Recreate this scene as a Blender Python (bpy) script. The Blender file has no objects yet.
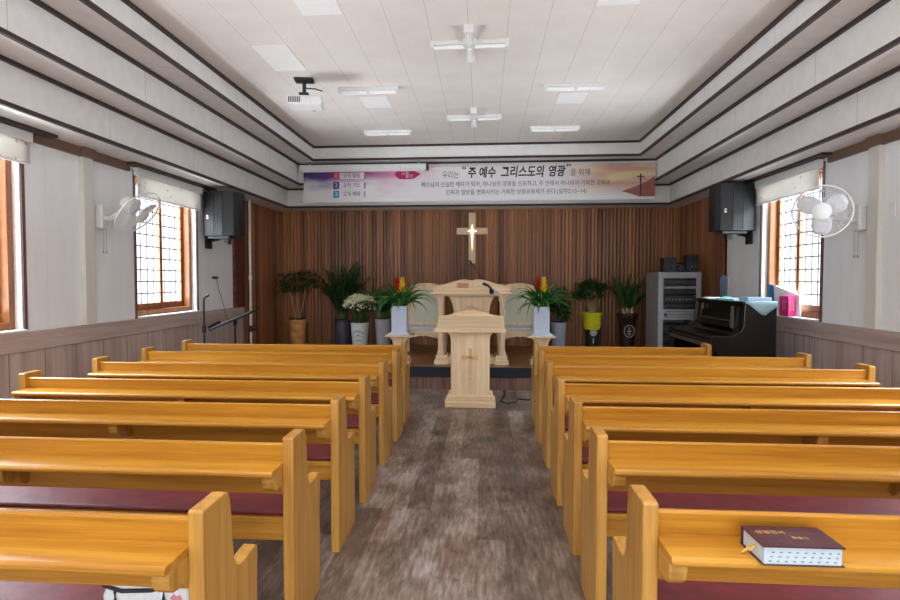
import bpy, bmesh, math, random
from mathutils import Vector, Matrix
random.seed(11)
PI = math.pi
C = bpy.context.scene.collection
SC = bpy.context.scene

# ------------------------------------------------------------------ materials
def lin(c):
    return tuple(((v/255.)/12.92 if v/255. <= .04045 else ((v/255.+.055)/1.055)**2.4) for v in c) + (1.,)

def newmat(name):
    m = bpy.data.materials.new(name); m.use_nodes = True
    nt = m.node_tree; b = nt.nodes['Principled BSDF']
    return m, nt, b

def setb(b, rough=.5, metal=0., spec=.5, **k):
    b.inputs['Roughness'].default_value = rough
    b.inputs['Metallic'].default_value = metal
    b.inputs['Specular IOR Level'].default_value = spec

def plain(name, rgb, rough=.5, metal=0., spec=.5, var=.06, scale=30., bump=0.):
    m, nt, b = newmat(name); setb(b, rough, metal, spec)
    N, L = nt.nodes, nt.links
    tc = N.new('ShaderNodeTexCoord'); nz = N.new('ShaderNodeTexNoise')
    nz.inputs['Scale'].default_value = scale; nz.inputs['Detail'].default_value = 3
    L.new(tc.outputs['Object'], nz.inputs['Vector'])
    r = N.new('ShaderNodeValToRGB'); c = lin(rgb)
    r.color_ramp.elements[0].position = .3; r.color_ramp.elements[1].position = .7
    r.color_ramp.elements[0].color = tuple(v*(1-var) for v in c[:3])+(1,)
    r.color_ramp.elements[1].color = tuple(min(1, v*(1+var)) for v in c[:3])+(1,)
    L.new(nz.outputs['Fac'], r.inputs['Fac']); L.new(r.outputs['Color'], b.inputs['Base Color'])
    if bump:
        bp = N.new('ShaderNodeBump'); bp.inputs['Strength'].default_value = bump; bp.inputs['Distance'].default_value = .01
        L.new(nz.outputs['Fac'], bp.inputs['Height']); L.new(bp.outputs['Normal'], b.inputs['Normal'])
    return m

def wood(name, dark, light, scale=(1., 16., 16.), rough=.35, spec=.5, rnd=True, bump=.05, mid=None, coat=0.):
    m, nt, b = newmat(name); setb(b, rough, 0., spec)
    N, L = nt.nodes, nt.links
    tc = N.new('ShaderNodeTexCoord')
    src = tc.outputs['Object']
    if rnd:
        oi = N.new('ShaderNodeObjectInfo'); mu = N.new('ShaderNodeMath'); mu.operation = 'MULTIPLY'; mu.inputs[1].default_value = 37.
        L.new(oi.outputs['Random'], mu.inputs[0])
        ad = N.new('ShaderNodeVectorMath'); ad.operation = 'ADD'
        L.new(src, ad.inputs[0]); L.new(mu.outputs[0], ad.inputs[1]); src = ad.outputs[0]
    mp = N.new('ShaderNodeMapping'); mp.inputs['Scale'].default_value = scale
    L.new(src, mp.inputs['Vector'])
    nz = N.new('ShaderNodeTexNoise'); nz.inputs['Scale'].default_value = 1.; nz.inputs['Detail'].default_value = 5; nz.inputs['Distortion'].default_value = .6
    L.new(mp.outputs[0], nz.inputs['Vector'])
    nf = N.new('ShaderNodeTexNoise'); nf.inputs['Scale'].default_value = 6.; nf.inputs['Detail'].default_value = 2
    L.new(mp.outputs[0], nf.inputs['Vector'])
    mx = N.new('ShaderNodeMath'); mx.operation = 'MULTIPLY_ADD'; mx.inputs[1].default_value = .3
    L.new(nf.outputs['Fac'], mx.inputs[0])
    m2 = N.new('ShaderNodeMath'); m2.operation = 'MULTIPLY'; m2.inputs[1].default_value = .7
    L.new(nz.outputs['Fac'], m2.inputs[0]); L.new(m2.outputs[0], mx.inputs[2])
    r = N.new('ShaderNodeValToRGB')
    r.color_ramp.elements[0].position = .34; r.color_ramp.elements[0].color = lin(dark)
    r.color_ramp.elements[1].position = .64; r.color_ramp.elements[1].color = lin(light)
    L.new(mx.outputs[0], r.inputs['Fac']); L.new(r.outputs['Color'], b.inputs['Base Color'])
    if bump:
        bp = N.new('ShaderNodeBump'); bp.inputs['Strength'].default_value = bump; bp.inputs['Distance'].default_value = .005
        L.new(mx.outputs[0], bp.inputs['Height']); L.new(bp.outputs['Normal'], b.inputs['Normal'])
    if coat: b.inputs['Coat Weight'].default_value = coat; b.inputs['Coat Roughness'].default_value = .2
    return m

M = {}
M['pew'] = wood('pew_wood', (160,104,26), (198,142,48), (.8, 22, 22), rough=.33)
M['pew_end'] = wood('pew_end_wood', (160,110,42), (196,148,72), (20, 20, .9), rough=.36)
M['pew_under'] = wood('pew_underside_wood', (150,92,30), (176,116,44), (.8, 20, 20), rough=.5)
M['ash'] = wood('pale_ash_wood', (216,186,144), (242,218,182), (18, 18, 1.2), rough=.45)
M['ash_h'] = wood('pale_ash_wood_flat', (216,186,144), (242,218,182), (1.2, 18, 18), rough=.45)
M['ash_inlay'] = plain('reddish_inlay_wood', (196,140,100), .5, scale=8)
M['cushion'] = plain('red_cushion_fabric', (112,34,42), .45, var=.25, scale=12, bump=.25)
M['dark_trim'] = plain('dark_brown_trim', (52,38,36), .5, scale=10)
M['crown'] = plain('brown_crown_trim', (116,92,76), .55, scale=10)
M['white_paint'] = plain('white_reveal_paint', (232,232,228), .6)
M['tape'] = plain('black_nosing_carpet', (34,36,46), .9, scale=80)
M['frame_orange'] = wood('orange_window_wood', (116,66,32), (158,98,52), (16, 16, 1.), rough=.4)
M['casing'] = plain('purple_brown_casing', (104,74,72), .5)
M['muntin'] = plain('grey_brown_muntin', (96,88,90), .5)
M['black'] = plain('black_plastic', (22,23,26), .45)
M['black_soft'] = plain('black_grille', (11,14,17), .45, scale=200, bump=.2)
M['black_gloss'] = plain('black_lacquer', (17,16,18), .2, scale=3)
M['white_pl'] = plain('white_plastic', (226,228,228), .4)
M['grey_pl'] = plain('grey_plastic', (150,154,160), .45)
M['steel'] = plain('grey_steel', (150,153,156), .45, scale=4)
M['steel_dark'] = plain('dark_rack_panel', (36,40,44), .4)
M['grey_dark'] = plain('dim_grey_knob', (78,82,86), .5)
M['chrome'] = plain('chrome', (190,190,190), .2, metal=1.)
M['gold'] = plain('gold_foil', (206,164,80), .4)
M['leaf'] = plain('deep_green_leaf', (52,88,44), .45, var=.5, scale=9)
M['leaf_b'] = plain('bright_green_leaf', (66,124,56), .4, var=.45, scale=8)
M['leaf_d'] = plain('olive_leaf', (88,100,58), .5, var=.4, scale=10)
M['stem'] = plain('pale_stem', (176,150,108), .7)
M['soil'] = plain('dark_soil', (46,34,26), .95, var=.4, scale=60, bump=.6)
M['red_fl'] = plain('red_bract', (196,38,30), .5, var=.2)
M['yel_fl'] = plain('yellow_bract', (240,208,50), .5, var=.15)
M['white_fl'] = plain('cream_blossom', (228,230,196), .7, var=.1)
M['white_panel'] = plain('white_ceiling_panel', (238,237,235), .7, var=.02)

def mat_plank_wall():
    m, nt, b = newmat('stage_plank_wood'); setb(b, .38, 0, .45)
    N, L = nt.nodes, nt.links
    tc = N.new('ShaderNodeTexCoord'); sp = N.new('ShaderNodeSeparateXYZ'); L.new(tc.outputs['Object'], sp.inputs[0])
    # the strips run along local x; local y is the wall normal
    dv = N.new('ShaderNodeMath'); dv.operation = 'DIVIDE'; dv.inputs[1].default_value = .11; L.new(sp.outputs['X'], dv.inputs[0])
    fl = N.new('ShaderNodeMath'); fl.operation = 'FLOOR'; L.new(dv.outputs[0], fl.inputs[0])
    wn = N.new('ShaderNodeTexWhiteNoise'); wn.noise_dimensions = '1D'; L.new(fl.outputs[0], wn.inputs['W'])
    mp = N.new('ShaderNodeMapping'); mp.inputs['Scale'].default_value = (30, 30, .7); L.new(tc.outputs['Object'], mp.inputs['Vector'])
    nz = N.new('ShaderNodeTexNoise'); nz.inputs['Scale'].default_value = 1; nz.inputs['Detail'].default_value = 5; L.new(mp.outputs[0], nz.inputs['Vector'])
    lo = N.new('ShaderNodeTexNoise'); lo.inputs['Scale'].default_value = 1.3; lo.inputs['Detail'].default_value = 2; L.new(tc.outputs['Object'], lo.inputs['Vector'])
    a = N.new('ShaderNodeMath'); a.operation = 'MULTIPLY_ADD'; a.inputs[1].default_value = .42; L.new(wn.outputs['Value'], a.inputs[0])
    a2 = N.new('ShaderNodeMath'); a2.operation = 'MULTIPLY'; a2.inputs[1].default_value = .58; L.new(nz.outputs['Fac'], a2.inputs[0]); L.new(a2.outputs[0], a.inputs[2])
    r = N.new('ShaderNodeValToRGB')
    r.color_ramp.elements[0].position = .2; r.color_ramp.elements[0].color = lin((90,52,28))
    r.color_ramp.elements[1].position = .8; r.color_ramp.elements[1].color = lin((178,118,72))
    L.new(a.outputs[0], r.inputs['Fac']); L.new(r.outputs['Color'], b.inputs['Base Color'])
    return m
M['plank'] = mat_plank_wall()

def mat_floor():
    m, nt, b = newmat('weathered_oak_floor'); setb(b, .42, 0, .5)
    N, L = nt.nodes, nt.links
    tc = N.new('ShaderNodeTexCoord')
    mp = N.new('ShaderNodeMapping'); mp.inputs['Rotation'].default_value = (0, 0, PI/2); L.new(tc.outputs['Object'], mp.inputs['Vector'])
    br = N.new('ShaderNodeTexBrick'); br.inputs['Scale'].default_value = 1; br.inputs['Brick Width'].default_value = 1.1; br.inputs['Row Height'].default_value = .155
    br.inputs['Mortar Size'].default_value = .0012; br.offset = .37
    br.inputs['Color1'].default_value = (0, 0, 0, 1); br.inputs['Color2'].default_value = (1, 1, 1, 1); br.inputs['Mortar'].default_value = (.2, .2, .2, 1)
    L.new(mp.outputs[0], br.inputs['Vector'])
    m2 = N.new('ShaderNodeMapping'); m2.inputs['Scale'].default_value = (42, 6., 1); L.new(tc.outputs['Object'], m2.inputs['Vector'])
    gr = N.new('ShaderNodeTexNoise'); gr.inputs['Scale'].default_value = 1; gr.inputs['Detail'].default_value = 7; gr.inputs['Roughness'].default_value = .65; L.new(m2.outputs[0], gr.inputs['Vector'])
    m3 = N.new('ShaderNodeMapping'); m3.inputs['Scale'].default_value = (3.6, 1.9, 1); L.new(tc.outputs['Object'], m3.inputs['Vector'])
    bl = N.new('ShaderNodeTexNoise'); bl.inputs['Scale'].default_value = 1.2; bl.inputs['Detail'].default_value = 4; L.new(m3.outputs[0], bl.inputs['Vector'])
    s1 = N.new('ShaderNodeMath'); s1.operation = 'MULTIPLY_ADD'; s1.inputs[1].default_value = .46; L.new(gr.outputs['Fac'], s1.inputs[0])
    s2 = N.new('ShaderNodeMath'); s2.operation = 'MULTIPLY_ADD'; s2.inputs[1].default_value = .42; L.new(bl.outputs['Fac'], s2.inputs[0]); L.new(s2.outputs[0], s1.inputs[2])
    s3 = N.new('ShaderNodeMath'); s3.operation = 'MULTIPLY'; s3.inputs[1].default_value = .12; L.new(br.outputs['Color'], s3.inputs[0]); L.new(s3.outputs[0], s2.inputs[2])
    r = N.new('ShaderNodeValToRGB')
    e = r.color_ramp.elements
    e[0].position = .34; e[0].color = lin((62,51,45)); e[1].position = .70; e[1].color = lin((176,168,166))
    k = e.new(.47); k.color = lin((104,87,77)); k = e.new(.56); k.color = lin((134,118,109))
    L.new(s1.outputs[0], r.inputs['Fac'])
    m4 = N.new('ShaderNodeMapping'); m4.inputs['Scale'].default_value = (9, 5.5, 1); L.new(tc.outputs['Object'], m4.inputs['Vector'])
    kn = N.new('ShaderNodeTexNoise'); kn.inputs['Scale'].default_value = 1; kn.inputs['Detail'].default_value = 3; L.new(m4.outputs[0], kn.inputs['Vector'])
    kr = N.new('ShaderNodeMapRange'); kr.inputs[1].default_value = .62; kr.inputs[2].default_value = .74; kr.inputs[3].default_value = 0; kr.inputs[4].default_value = .6; L.new(kn.outputs['Fac'], kr.inputs[0])
    km = N.new('ShaderNodeMix'); km.data_type = 'RGBA'; L.new(kr.outputs[0], km.inputs[0]); L.new(r.outputs['Color'], km.inputs[6]); km.inputs[7].default_value = lin((54,42,36))
    # warm brown patches in some boards
    m5 = N.new('ShaderNodeMapping'); m5.inputs['Scale'].default_value = (3.2, 1.1, 1); m5.inputs['Location'].default_value = (7, 3, 0); L.new(tc.outputs['Object'], m5.inputs['Vector'])
    wn = N.new('ShaderNodeTexNoise'); wn.inputs['Scale'].default_value = 1; wn.inputs['Detail'].default_value = 2; L.new(m5.outputs[0], wn.inputs['Vector'])
    wr = N.new('ShaderNodeMapRange'); wr.inputs[1].default_value = .56; wr.inputs[2].default_value = .72; wr.inputs[3].default_value = 0; wr.inputs[4].default_value = .55; L.new(wn.outputs['Fac'], wr.inputs[0])
    wm = N.new('ShaderNodeMix'); wm.data_type = 'RGBA'; wm.blend_type = 'MULTIPLY'; L.new(wr.outputs[0], wm.inputs[0]); L.new(km.outputs[2], wm.inputs[6]); wm.inputs[7].default_value = lin((214,176,148))
    L.new(wm.outputs[2], b.inputs['Base Color'])
    bp = N.new('ShaderNodeBump'); bp.inputs['Strength'].default_value = .12; bp.inputs['Distance'].default_value = .004
    L.new(s1.outputs[0], bp.inputs['Height']); L.new(bp.outputs['Normal'], b.inputs['Normal'])
    return m
M['floor'] = mat_floor()

def mat_grooved(name, dark, light, axis, pitch, groove, gcol, stretch, rough=.6, offs=0., bumpn=0., gw=None):
    """boards of one width along an axis, a thin groove between them"""
    m, nt, b = newmat(name); setb(b, rough, 0, .3)
    N, L = nt.nodes, nt.links
    tc = N.new('ShaderNodeTexCoord'); sp = N.new('ShaderNodeSeparateXYZ'); L.new(tc.outputs['Object'], sp.inputs[0])
    ad = N.new('ShaderNodeMath'); ad.operation = 'ADD'; ad.inputs[1].default_value = 100*pitch-offs; L.new(sp.outputs[axis], ad.inputs[0])
    md = N.new('ShaderNodeMath'); md.operation = 'MODULO'; md.inputs[1].default_value = pitch; L.new(ad.outputs[0], md.inputs[0])
    lt = N.new('ShaderNodeMath'); lt.operation = 'LESS_THAN'; lt.inputs[1].default_value = groove; L.new(md.outputs[0], lt.inputs[0])
    mp = N.new('ShaderNodeMapping'); mp.inputs['Scale'].default_value = stretch; L.new(tc.outputs['Object'], mp.inputs['Vector'])
    nz = N.new('ShaderNodeTexNoise'); nz.inputs['Scale'].default_value = 1; nz.inputs['Detail'].default_value = 5; L.new(mp.outputs[0], nz.inputs['Vector'])
    r = N.new('ShaderNodeValToRGB'); r.color_ramp.elements[0].position = .32; r.color_ramp.elements[1].position = .68
    r.color_ramp.elements[0].color = lin(dark); r.color_ramp.elements[1].color = lin(light); L.new(nz.outputs['Fac'], r.inputs['Fac'])
    mx = N.new('ShaderNodeMix'); mx.data_type = 'RGBA'; L.new(lt.outputs[0], mx.inputs[0]); L.new(r.outputs['Color'], mx.inputs[6]); mx.inputs[7].default_value = lin(gcol)
    L.new(mx.outputs[2], b.inputs['Base Color'])
    if bumpn:
        n2 = N.new('ShaderNodeTexNoise'); n2.inputs['Scale'].default_value = bumpn; n2.inputs['Detail'].default_value = 3; L.new(tc.outputs['Object'], n2.inputs['Vector'])
        bp = N.new('ShaderNodeBump'); bp.inputs['Strength'].default_value = .25; bp.inputs['Distance'].default_value = .01
        L.new(n2.outputs['Fac'], bp.inputs['Height']); L.new(bp.outputs['Normal'], b.inputs['Normal'])
    return m
M['ceil'] = mat_grooved('ceiling_boards', (222,215,208), (228,222,216), 'X', .3352, .004, (184,176,170), (3, 3, 3), .75, offs=.05, bumpn=40)
M['fascia'] = mat_grooved('embossed_white_fascia', (222,221,220), (230,229,227), 'Y', 1.55, .004, (160,156,152), (9, 9, 9), .8, offs=.5, bumpn=45)
M['wall'] = mat_grooved('white_wallpaper', (230,233,236), (237,240,243), 'Y', .93, .0025, (212,214,214), (5, 5, 1.2), .8, offs=.2, bumpn=35)
M['wain'] = mat_grooved('grey_brown_wainscot', (166,146,140), (196,178,172), 'Y', .39, .008, (104,84,78), (20, 12, 1.1), .5, offs=.09)
M['wain_rail'] = wood('grey_brown_rail', (166,146,140), (194,176,170), (12, 1.2, 20), rough=.5, rnd=False)
M['pil'] = plain('beige_pilaster', (214,213,204), .8, var=.02)
M['riser'] = mat_grooved('platform_riser_boards', (92,66,58), (124,94,82), 'X', .09, .004, (60,40,34), (20, 8, 1), .5)
M['stagetop'] = wood('platform_top_boards', (112,76,44), (146,104,64), (1.2, 14, 14), rough=.4, rnd=False)
M['redstrip'] = plain('dark_red_pattern', (92,44,36), .5, var=.6, scale=22)

def mat_pane():
    m, nt, b = newmat('frosted_window_glass'); N, L = nt.nodes, nt.links
    out = N['Material Output']
    tr = N.new('ShaderNodeBsdfTransparent'); tr.inputs['Color'].default_value = (.96, .98, 1, 1)
    tl = N.new('ShaderNodeBsdfTranslucent'); tl.inputs['Color'].default_value = (.9, .92, .95, 1)
    mx = N.new('ShaderNodeMixShader'); mx.inputs[0].default_value = .045
    L.new(tr.outputs[0], mx.inputs[1]); L.new(tl.outputs[0], mx.inputs[2]); L.new(mx.outputs[0], out.inputs['Surface'])
    return m
M['pane'] = mat_pane()

def mat_blind():
    m, nt, b = newmat('cream_blind_fabric'); N, L = nt.nodes, nt.links
    setb(b, .9, 0, .1)
    tc = N.new('ShaderNodeTexCoord')
    vo = N.new('ShaderNodeTexVoronoi'); vo.inputs['Scale'].default_value = 11; L.new(tc.outputs['Object'], vo.inputs['Vector'])
    lt = N.new('ShaderNodeMath'); lt.operation = 'LESS_THAN'; lt.inputs[1].default_value = .16; L.new(vo.outputs['Distance'], lt.inputs[0])
    mx = N.new('ShaderNodeMix'); mx.data_type = 'RGBA'; L.new(lt.outputs[0], mx.inputs[0])
    mx.inputs[6].default_value = lin((246,245,240)); mx.inputs[7].default_value = lin((226,200,170))
    L.new(mx.outputs[2], b.inputs['Base Color'])
    tl = N.new('ShaderNodeBsdfTranslucent'); L.new(mx.outputs[2], tl.inputs['Color'])
    ms = N.new('ShaderNodeMixShader'); ms.inputs[0].default_value = .24
    L.new(b.outputs[0], ms.inputs[1]); L.new(tl.outputs[0], ms.inputs[2]); L.new(ms.outputs[0], N['Material Output'].inputs['Surface'])
    return m
M['blind'] = mat_blind()

def emis(name, rgb, s):
    m, nt, b = newmat(name); b.inputs['Base Color'].default_value = lin(rgb); b.inputs['Emission Color'].default_value = lin(rgb); b.inputs['Emission Strength'].default_value = s
    return m
M['glow'] = emis('lit_cross_lamp', (255,226,176), 1.6)
M['tube'] = plain('fluorescent_tube', (248,248,248), .35, var=.01)

# ------------------------------------------------------------------ geometry helpers
def box(bm, x0, x1, y0, y1, z0, z1):
    v = [bm.verts.new(p) for p in ((x0,y0,z0),(x1,y0,z0),(x1,y1,z0),(x0,y1,z0),(x0,y0,z1),(x1,y0,z1),(x1,y1,z1),(x0,y1,z1))]
    for f in ((3,2,1,0),(4,5,6,7),(0,1,5,4),(1,2,6,5),(2,3,7,6),(3,0,4,7)): bm.faces.new([v[i] for i in f])
def prism(bm, pts, axis, a0, a1):
    """extrude a closed outline. axis x: pts=(y,z); y: pts=(x,z); z: pts=(x,y)"""
    def P(p, a): return (a,p[0],p[1]) if axis == 'x' else (p[0],a,p[1]) if axis == 'y' else (p[0],p[1],a)
    A = [bm.verts.new(P(p,a0)) for p in pts]; B = [bm.verts.new(P(p,a1)) for p in pts]
    n = len(pts); bm.faces.new(A); bm.faces.new(B[::-1])
    for i in range(n): bm.faces.new((A[(i+1)%n], A[i], B[i], B[(i+1)%n]))
def tube(bm, pts, r, seg=8, closed=False):
    pts = [Vector(p) for p in pts]; n = len(pts); rings = []
    rr = r if isinstance(r, (list, tuple)) else [r]*n
    ref = Vector((0,0,1))
    for i, p in enumerate(pts):
        a = pts[(i-1) % n] if (closed or i > 0) else p; b = pts[(i+1) % n] if (closed or i < n-1) else p
        t = (b-a).normalized()
        u = t.cross(ref)
        if u.length < .05: u = t.cross(Vector((0,1,0)))
        u.normalize(); w = t.cross(u)
        rings.append([bm.verts.new(p + (u*math.cos(2*PI*k/seg)+w*math.sin(2*PI*k/seg))*rr[i]) for k in range(seg)])
    for i in range(n if closed else n-1):
        A, B = rings[i], rings[(i+1) % n]
        for k in range(seg): bm.faces.new((A[k], A[(k+1)%seg], B[(k+1)%seg], B[k]))
    if not closed:
        bm.faces.new(rings[0][::-1]); bm.faces.new(rings[-1])
def lathe(bm, prof, seg=28, c=(0,0), ax='z'):
    rings = []
    for r, z in prof:
        ring = []
        for k in range(seg):
            a = 2*PI*k/seg; x, y = c[0]+max(r,1e-4)*math.cos(a), c[1]+max(r,1e-4)*math.sin(a)
            ring.append(bm.verts.new((x,y,z)))
        rings.append(ring)
    for A, B in zip(rings, rings[1:]):
        for k in range(seg): bm.faces.new((A[k], A[(k+1)%seg], B[(k+1)%seg], B[k]))
    bm.faces.new(rings[0][::-1]); bm.faces.new(rings[-1])
def ball(bm, c, r, sub=1, sc=(1,1,1)):
    mt = Matrix.Translation(c) @ Matrix.Diagonal((r*sc[0], r*sc[1], r*sc[2], 1))
    bmesh.ops.create_icosphere(bm, subdivisions=sub, radius=1, matrix=mt)
def leaf(bm, base, az, el, length, width, droop, n=6, fold=.25, tip=.05):
    """a curved, folded blade starting at base"""
    p = Vector(base); d_el = el; rows = []
    side = Vector((-math.sin(az), math.cos(az), 0))
    st = length/n
    for i in range(n+1):
        t = i/n
        w = width*(.45+.55*math.sin(PI*min(1, t*1.25+.12)))*(1-t**3)+width*tip*(t < .999)
        d = Vector((math.cos(az)*math.cos(d_el), math.sin(az)*math.cos(d_el), math.sin(d_el)))
        up = side.cross(d)
        if i == n: rows.append([bm.verts.new(p)])
        else: rows.append([bm.verts.new(p+side*w/2-up*w*fold*-1), bm.verts.new(p), bm.verts.new(p-side*w/2+up*w*fold)])
        p = p+d*st; d_el -= droop/n
    for a, b in zip(rows, rows[1:]):
        if len(b) == 3:
            bm.faces.new((a[0],a[1],b[1],b[0])); bm.faces.new((a[1],a[2],b[2],b[1]))
        else:
            bm.faces.new((a[0],a[1],b[0])); bm.faces.new((a[1],a[2],b[0]))

def obj(name, bm, mat, parent=None, bev=0, smooth=None, loc=None, rot=None):
    if parent is not None and parent.get('category') == 'potted plant':
        lim = YB-.06-parent.location.y
        for v in bm.verts:
            if v.co.y > lim*.6: v.co.y = lim*.6+(v.co.y-lim*.6)*.35
            v.co.y = min(v.co.y, lim)
    bmesh.ops.recalc_face_normals(bm, faces=bm.faces) if smooth != 'leaf' else None
    me = bpy.data.meshes.new(name); bm.to_mesh(me); bm.free()
    me.materials.append(M[mat] if isinstance(mat, str) else mat)
    if smooth:
        me.shade_smooth()
        if smooth != 'leaf': me.set_sharp_from_angle(angle=math.radians(40))
    o = bpy.data.objects.new(name, me); C.objects.link(o)
    if parent: o.parent = parent
    if bev:
        md = o.modifiers.new('bevel', 'BEVEL'); md.width = bev; md.segments = 2; md.limit_method = 'ANGLE'; md.angle_limit = math.radians(35)
    if loc: o.location = loc
    if rot: o.rotation_euler = rot
    return o
def bxo(name, x0, x1, y0, y1, z0, z1, mat, parent=None, bev=0):
    bm = bmesh.new(); box(bm, x0,x1,y0,y1,z0,z1); return obj(name, bm, mat, parent, bev)
def tag(o, label, cat, group=None):
    o['label'] = label; o['category'] = cat
    if group: o['group'] = group
    return o
def thing(name, label, cat, loc=(0,0,0), rz=0, group=None):
    o = bpy.data.objects.new(name, None); C.objects.link(o); o.empty_display_size = .1
    o.location = loc; o.rotation_euler = (0,0,rz)
    return tag(o, label, cat, group)
def struct(o):
    o['kind'] = 'structure'; return o
def text(name, body, size, mat, parent, loc, rot=(PI/2,0,0), align='CENTER', shear=0., ext=.0012, sx=1., offset=0.):
    cu = bpy.data.curves.new(name, 'FONT'); cu.body = body; cu.size = size; cu.align_x = align; cu.align_y = 'CENTER'; cu.shear = shear
    cu.extrude = ext; cu.offset = offset; cu.resolution_u = 3
    t = bpy.data.objects.new('tmp_text', cu); C.objects.link(t)
    bpy.context.view_layer.update()
    dg = bpy.context.evaluated_depsgraph_get()
    me = bpy.data.meshes.new_from_object(t.evaluated_get(dg)); bpy.data.objects.remove(t)
    me.name = name
    me.materials.clear(); me.materials.append(M[mat] if isinstance(mat, str) else mat)
    o = bpy.data.objects.new(name, me); C.objects.link(o); o.parent = parent; o.location = loc; o.rotation_euler = rot; o.scale = (sx,1,1)
    return o
def copy_thing(root, loc, label, rz=None):
    r = root.copy(); C.objects.link(r); r.location = loc; r['label'] = label
    if rz is not None: r.rotation_euler = (0,0,rz)
    for ch in list(root.children):
        c = ch.copy(); C.objects.link(c); c.parent = r
        for g in ch.children:
            d = g.copy(); C.objects.link(d); d.parent = c
    return r

# ------------------------------------------------------------------ the setting
XW = 3.66; YB = 10.55; YF = -2.4; ZW = 2.756; ZC = 3.654; T = .26; SILL = 1.058
struct(bxo('floor', -XW-T, XW+T, YF-.2, YB+.2, -.1, 0, 'floor'))
struct(bxo('ceiling', -2.62, 2.66, -1.1, 9.34, ZC, ZC+.08, 'ceil'))

# side walls, cut round the windows
WZ0, WZ1 = SILL, 2.70
WIN_L = [(-1.3, .7), (2.95, 4.57), (6.17, 7.53)]  # first entry, here and on the right, is an unseen window added for light
WIN_R = [(-1.3, .7), (2.95, 4.57), (6.28, 7.57)]
def side_wall(name, s, wins, yend):
    bm = bmesh.new()
    a, b = sorted((s*XW, s*(XW+T)))
    box(bm, a, b, YF, yend, 0, WZ0); box(bm, a, b, YF, yend, WZ1, ZW+.05)
    y = YF
    for w0, w1 in wins:
        box(bm, a, b, y, w0, WZ0, WZ1); y = w1
    box(bm, a, b, y, yend, WZ0, WZ1)
    return struct(obj(name, bm, 'wall'))
side_wall('wall_left', -1, WIN_L, YB)
side_wall('wall_right', 1, WIN_R, YB)
bm = bmesh.new()
box(bm, -XW-T, -1.9, YF-.2, YF, 0, ZW+.05); box(bm, 1.9, XW+T, YF-.2, YF, 0, ZW+.05); box(bm, -1.9, 1.9, YF-.2, YF, 2.5, ZW+.05)
struct(obj('wall_rear', bm, 'wall'))
struct(bxo('wall_back', -XW-T, XW+T, YB+.03, YB+.2, 0, ZW+.05, 'wall'))

# unseen glazed doors, added behind the camera to let in fill light
dr = bpy.data.objects.new('added_door_1', None); C.objects.link(dr); struct(dr)
bm = bmesh.new()
for x0, x1 in ((-1.9,-1.82),(-.04,.04),(1.82,1.9)): box(bm, x0, x1, YF-.13, YF-.05, 0, 2.5)
for z0, z1 in ((0,.12),(1.0,1.06),(2.42,2.5)): box(bm, -1.82, -.04, YF-.12, YF-.06, z0, z1); box(bm, .04, 1.82, YF-.12, YF-.06, z0, z1)
obj('door_frame', bm, 'frame_orange', dr)
bxo('pane', -1.82, 1.82, YF-.1, YF-.09, .12, 2.42, 'pane', dr)

# ribbed plank panelling round the platform
def ribbed(name, x0, x1, z0, z1, rz, loc):
    bm = bmesh.new(); w = .065; n = int(round((x1-x0)/w)); w = (x1-x0)/n
    prof = []
    for i in range(n):
        xa = x0+i*w
        prof += [(xa, -.0), (xa+.005, -.008), (xa+w*.5, -.012), (xa+w-.005, -.008)]
    prof.append((x1, 0))
    lo = [bm.verts.new((p[0], p[1], z0)) for p in prof]; hi = [bm.verts.new((p[0], p[1], z1)) for p in prof]
    for i in range(len(prof)-1): bm.faces.new((lo[i], lo[i+1], hi[i+1], hi[i]))
    q = [bm.verts.new((x0,.03,z0)), bm.verts.new((x1,.03,z0)), bm.verts.new((x1,.03,z1)), bm.verts.new((x0,.03,z1))]
    bm.faces.new((q[1],q[0],q[3],q[2]))
    o = obj(name, bm, 'plank'); o.location = loc; o.rotation_euler = (0,0,rz)
    return struct(o)
ribbed('trim_1', -XW, XW, 0, ZW, 0, (0, YB, 0))
ribbed('trim_2', 0, YB-9.0, 0, ZW, PI/2, (-XW+.035, 9.0, 0))
ribbed('trim_3', -(YB-8.6), 0, 0, ZW, -PI/2, (XW-.035, 8.6, 0))
struct(bxo('trim_4', -XW, -XW+.05, 8.66, 9.0, SILL, ZW, 'redstrip'))

# wainscot and its rail
n = 5
for s, y1 in ((-1, 9.0), (1, 8.6)):
    a, b = sorted((s*XW, s*(XW-.022))); struct(bxo('trim_%d' % n, a, b, YF, y1, 0, SILL-.16, 'wain')); n += 1
    a, b = sorted((s*XW, s*(XW-.04))); struct(bxo('trim_%d' % n, a, b, YF, y1, SILL-.165, SILL, 'wain_rail', bev=.006)); n += 1
# pilasters
for s, y0 in ((-1, 5.28), (1, 5.36)):
    a, b = sorted((s*XW, s*(XW-.05))); struct(bxo('trim_%d' % n, a, b, y0, y0+.14, SILL, ZW-.09, 'pil', bev=.004)); n += 1
# brown crown pieces between the windows, dark rail over the windows
for s, runs, rails in ((-1, [(-1.0, 2.6), (4.72, 6.05)], [(2.75, 4.85), (5.98, 7.9)]), (1, [(-1.0, 2.6), (4.75, 6.16)], [(2.75, 4.85), (6.08, 7.95)])):
    for y0, y1 in runs:
        a, b = sorted((s*XW, s*(XW-.035))); struct(bxo('trim_%d' % n, a, b, y0, y1, ZW-.09, ZW, 'crown', bev=.004)); n += 1
    for y0, y1 in rails:
        a, b = sorted((s*XW, s*(XW-.13))); struct(bxo('trim_%d' % n, a, b, y0, y1, ZW-.025, ZW, 'dark_trim')); n += 1
    yp = 5.35 if s < 0 else 5.43
    a, b = sorted((s*XW, s*(XW-.075))); struct(bxo('trim_%d' % n, a, b, yp-.085, yp+.085, ZW-.092, ZW, 'crown', bev=.004)); n += 1

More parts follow.
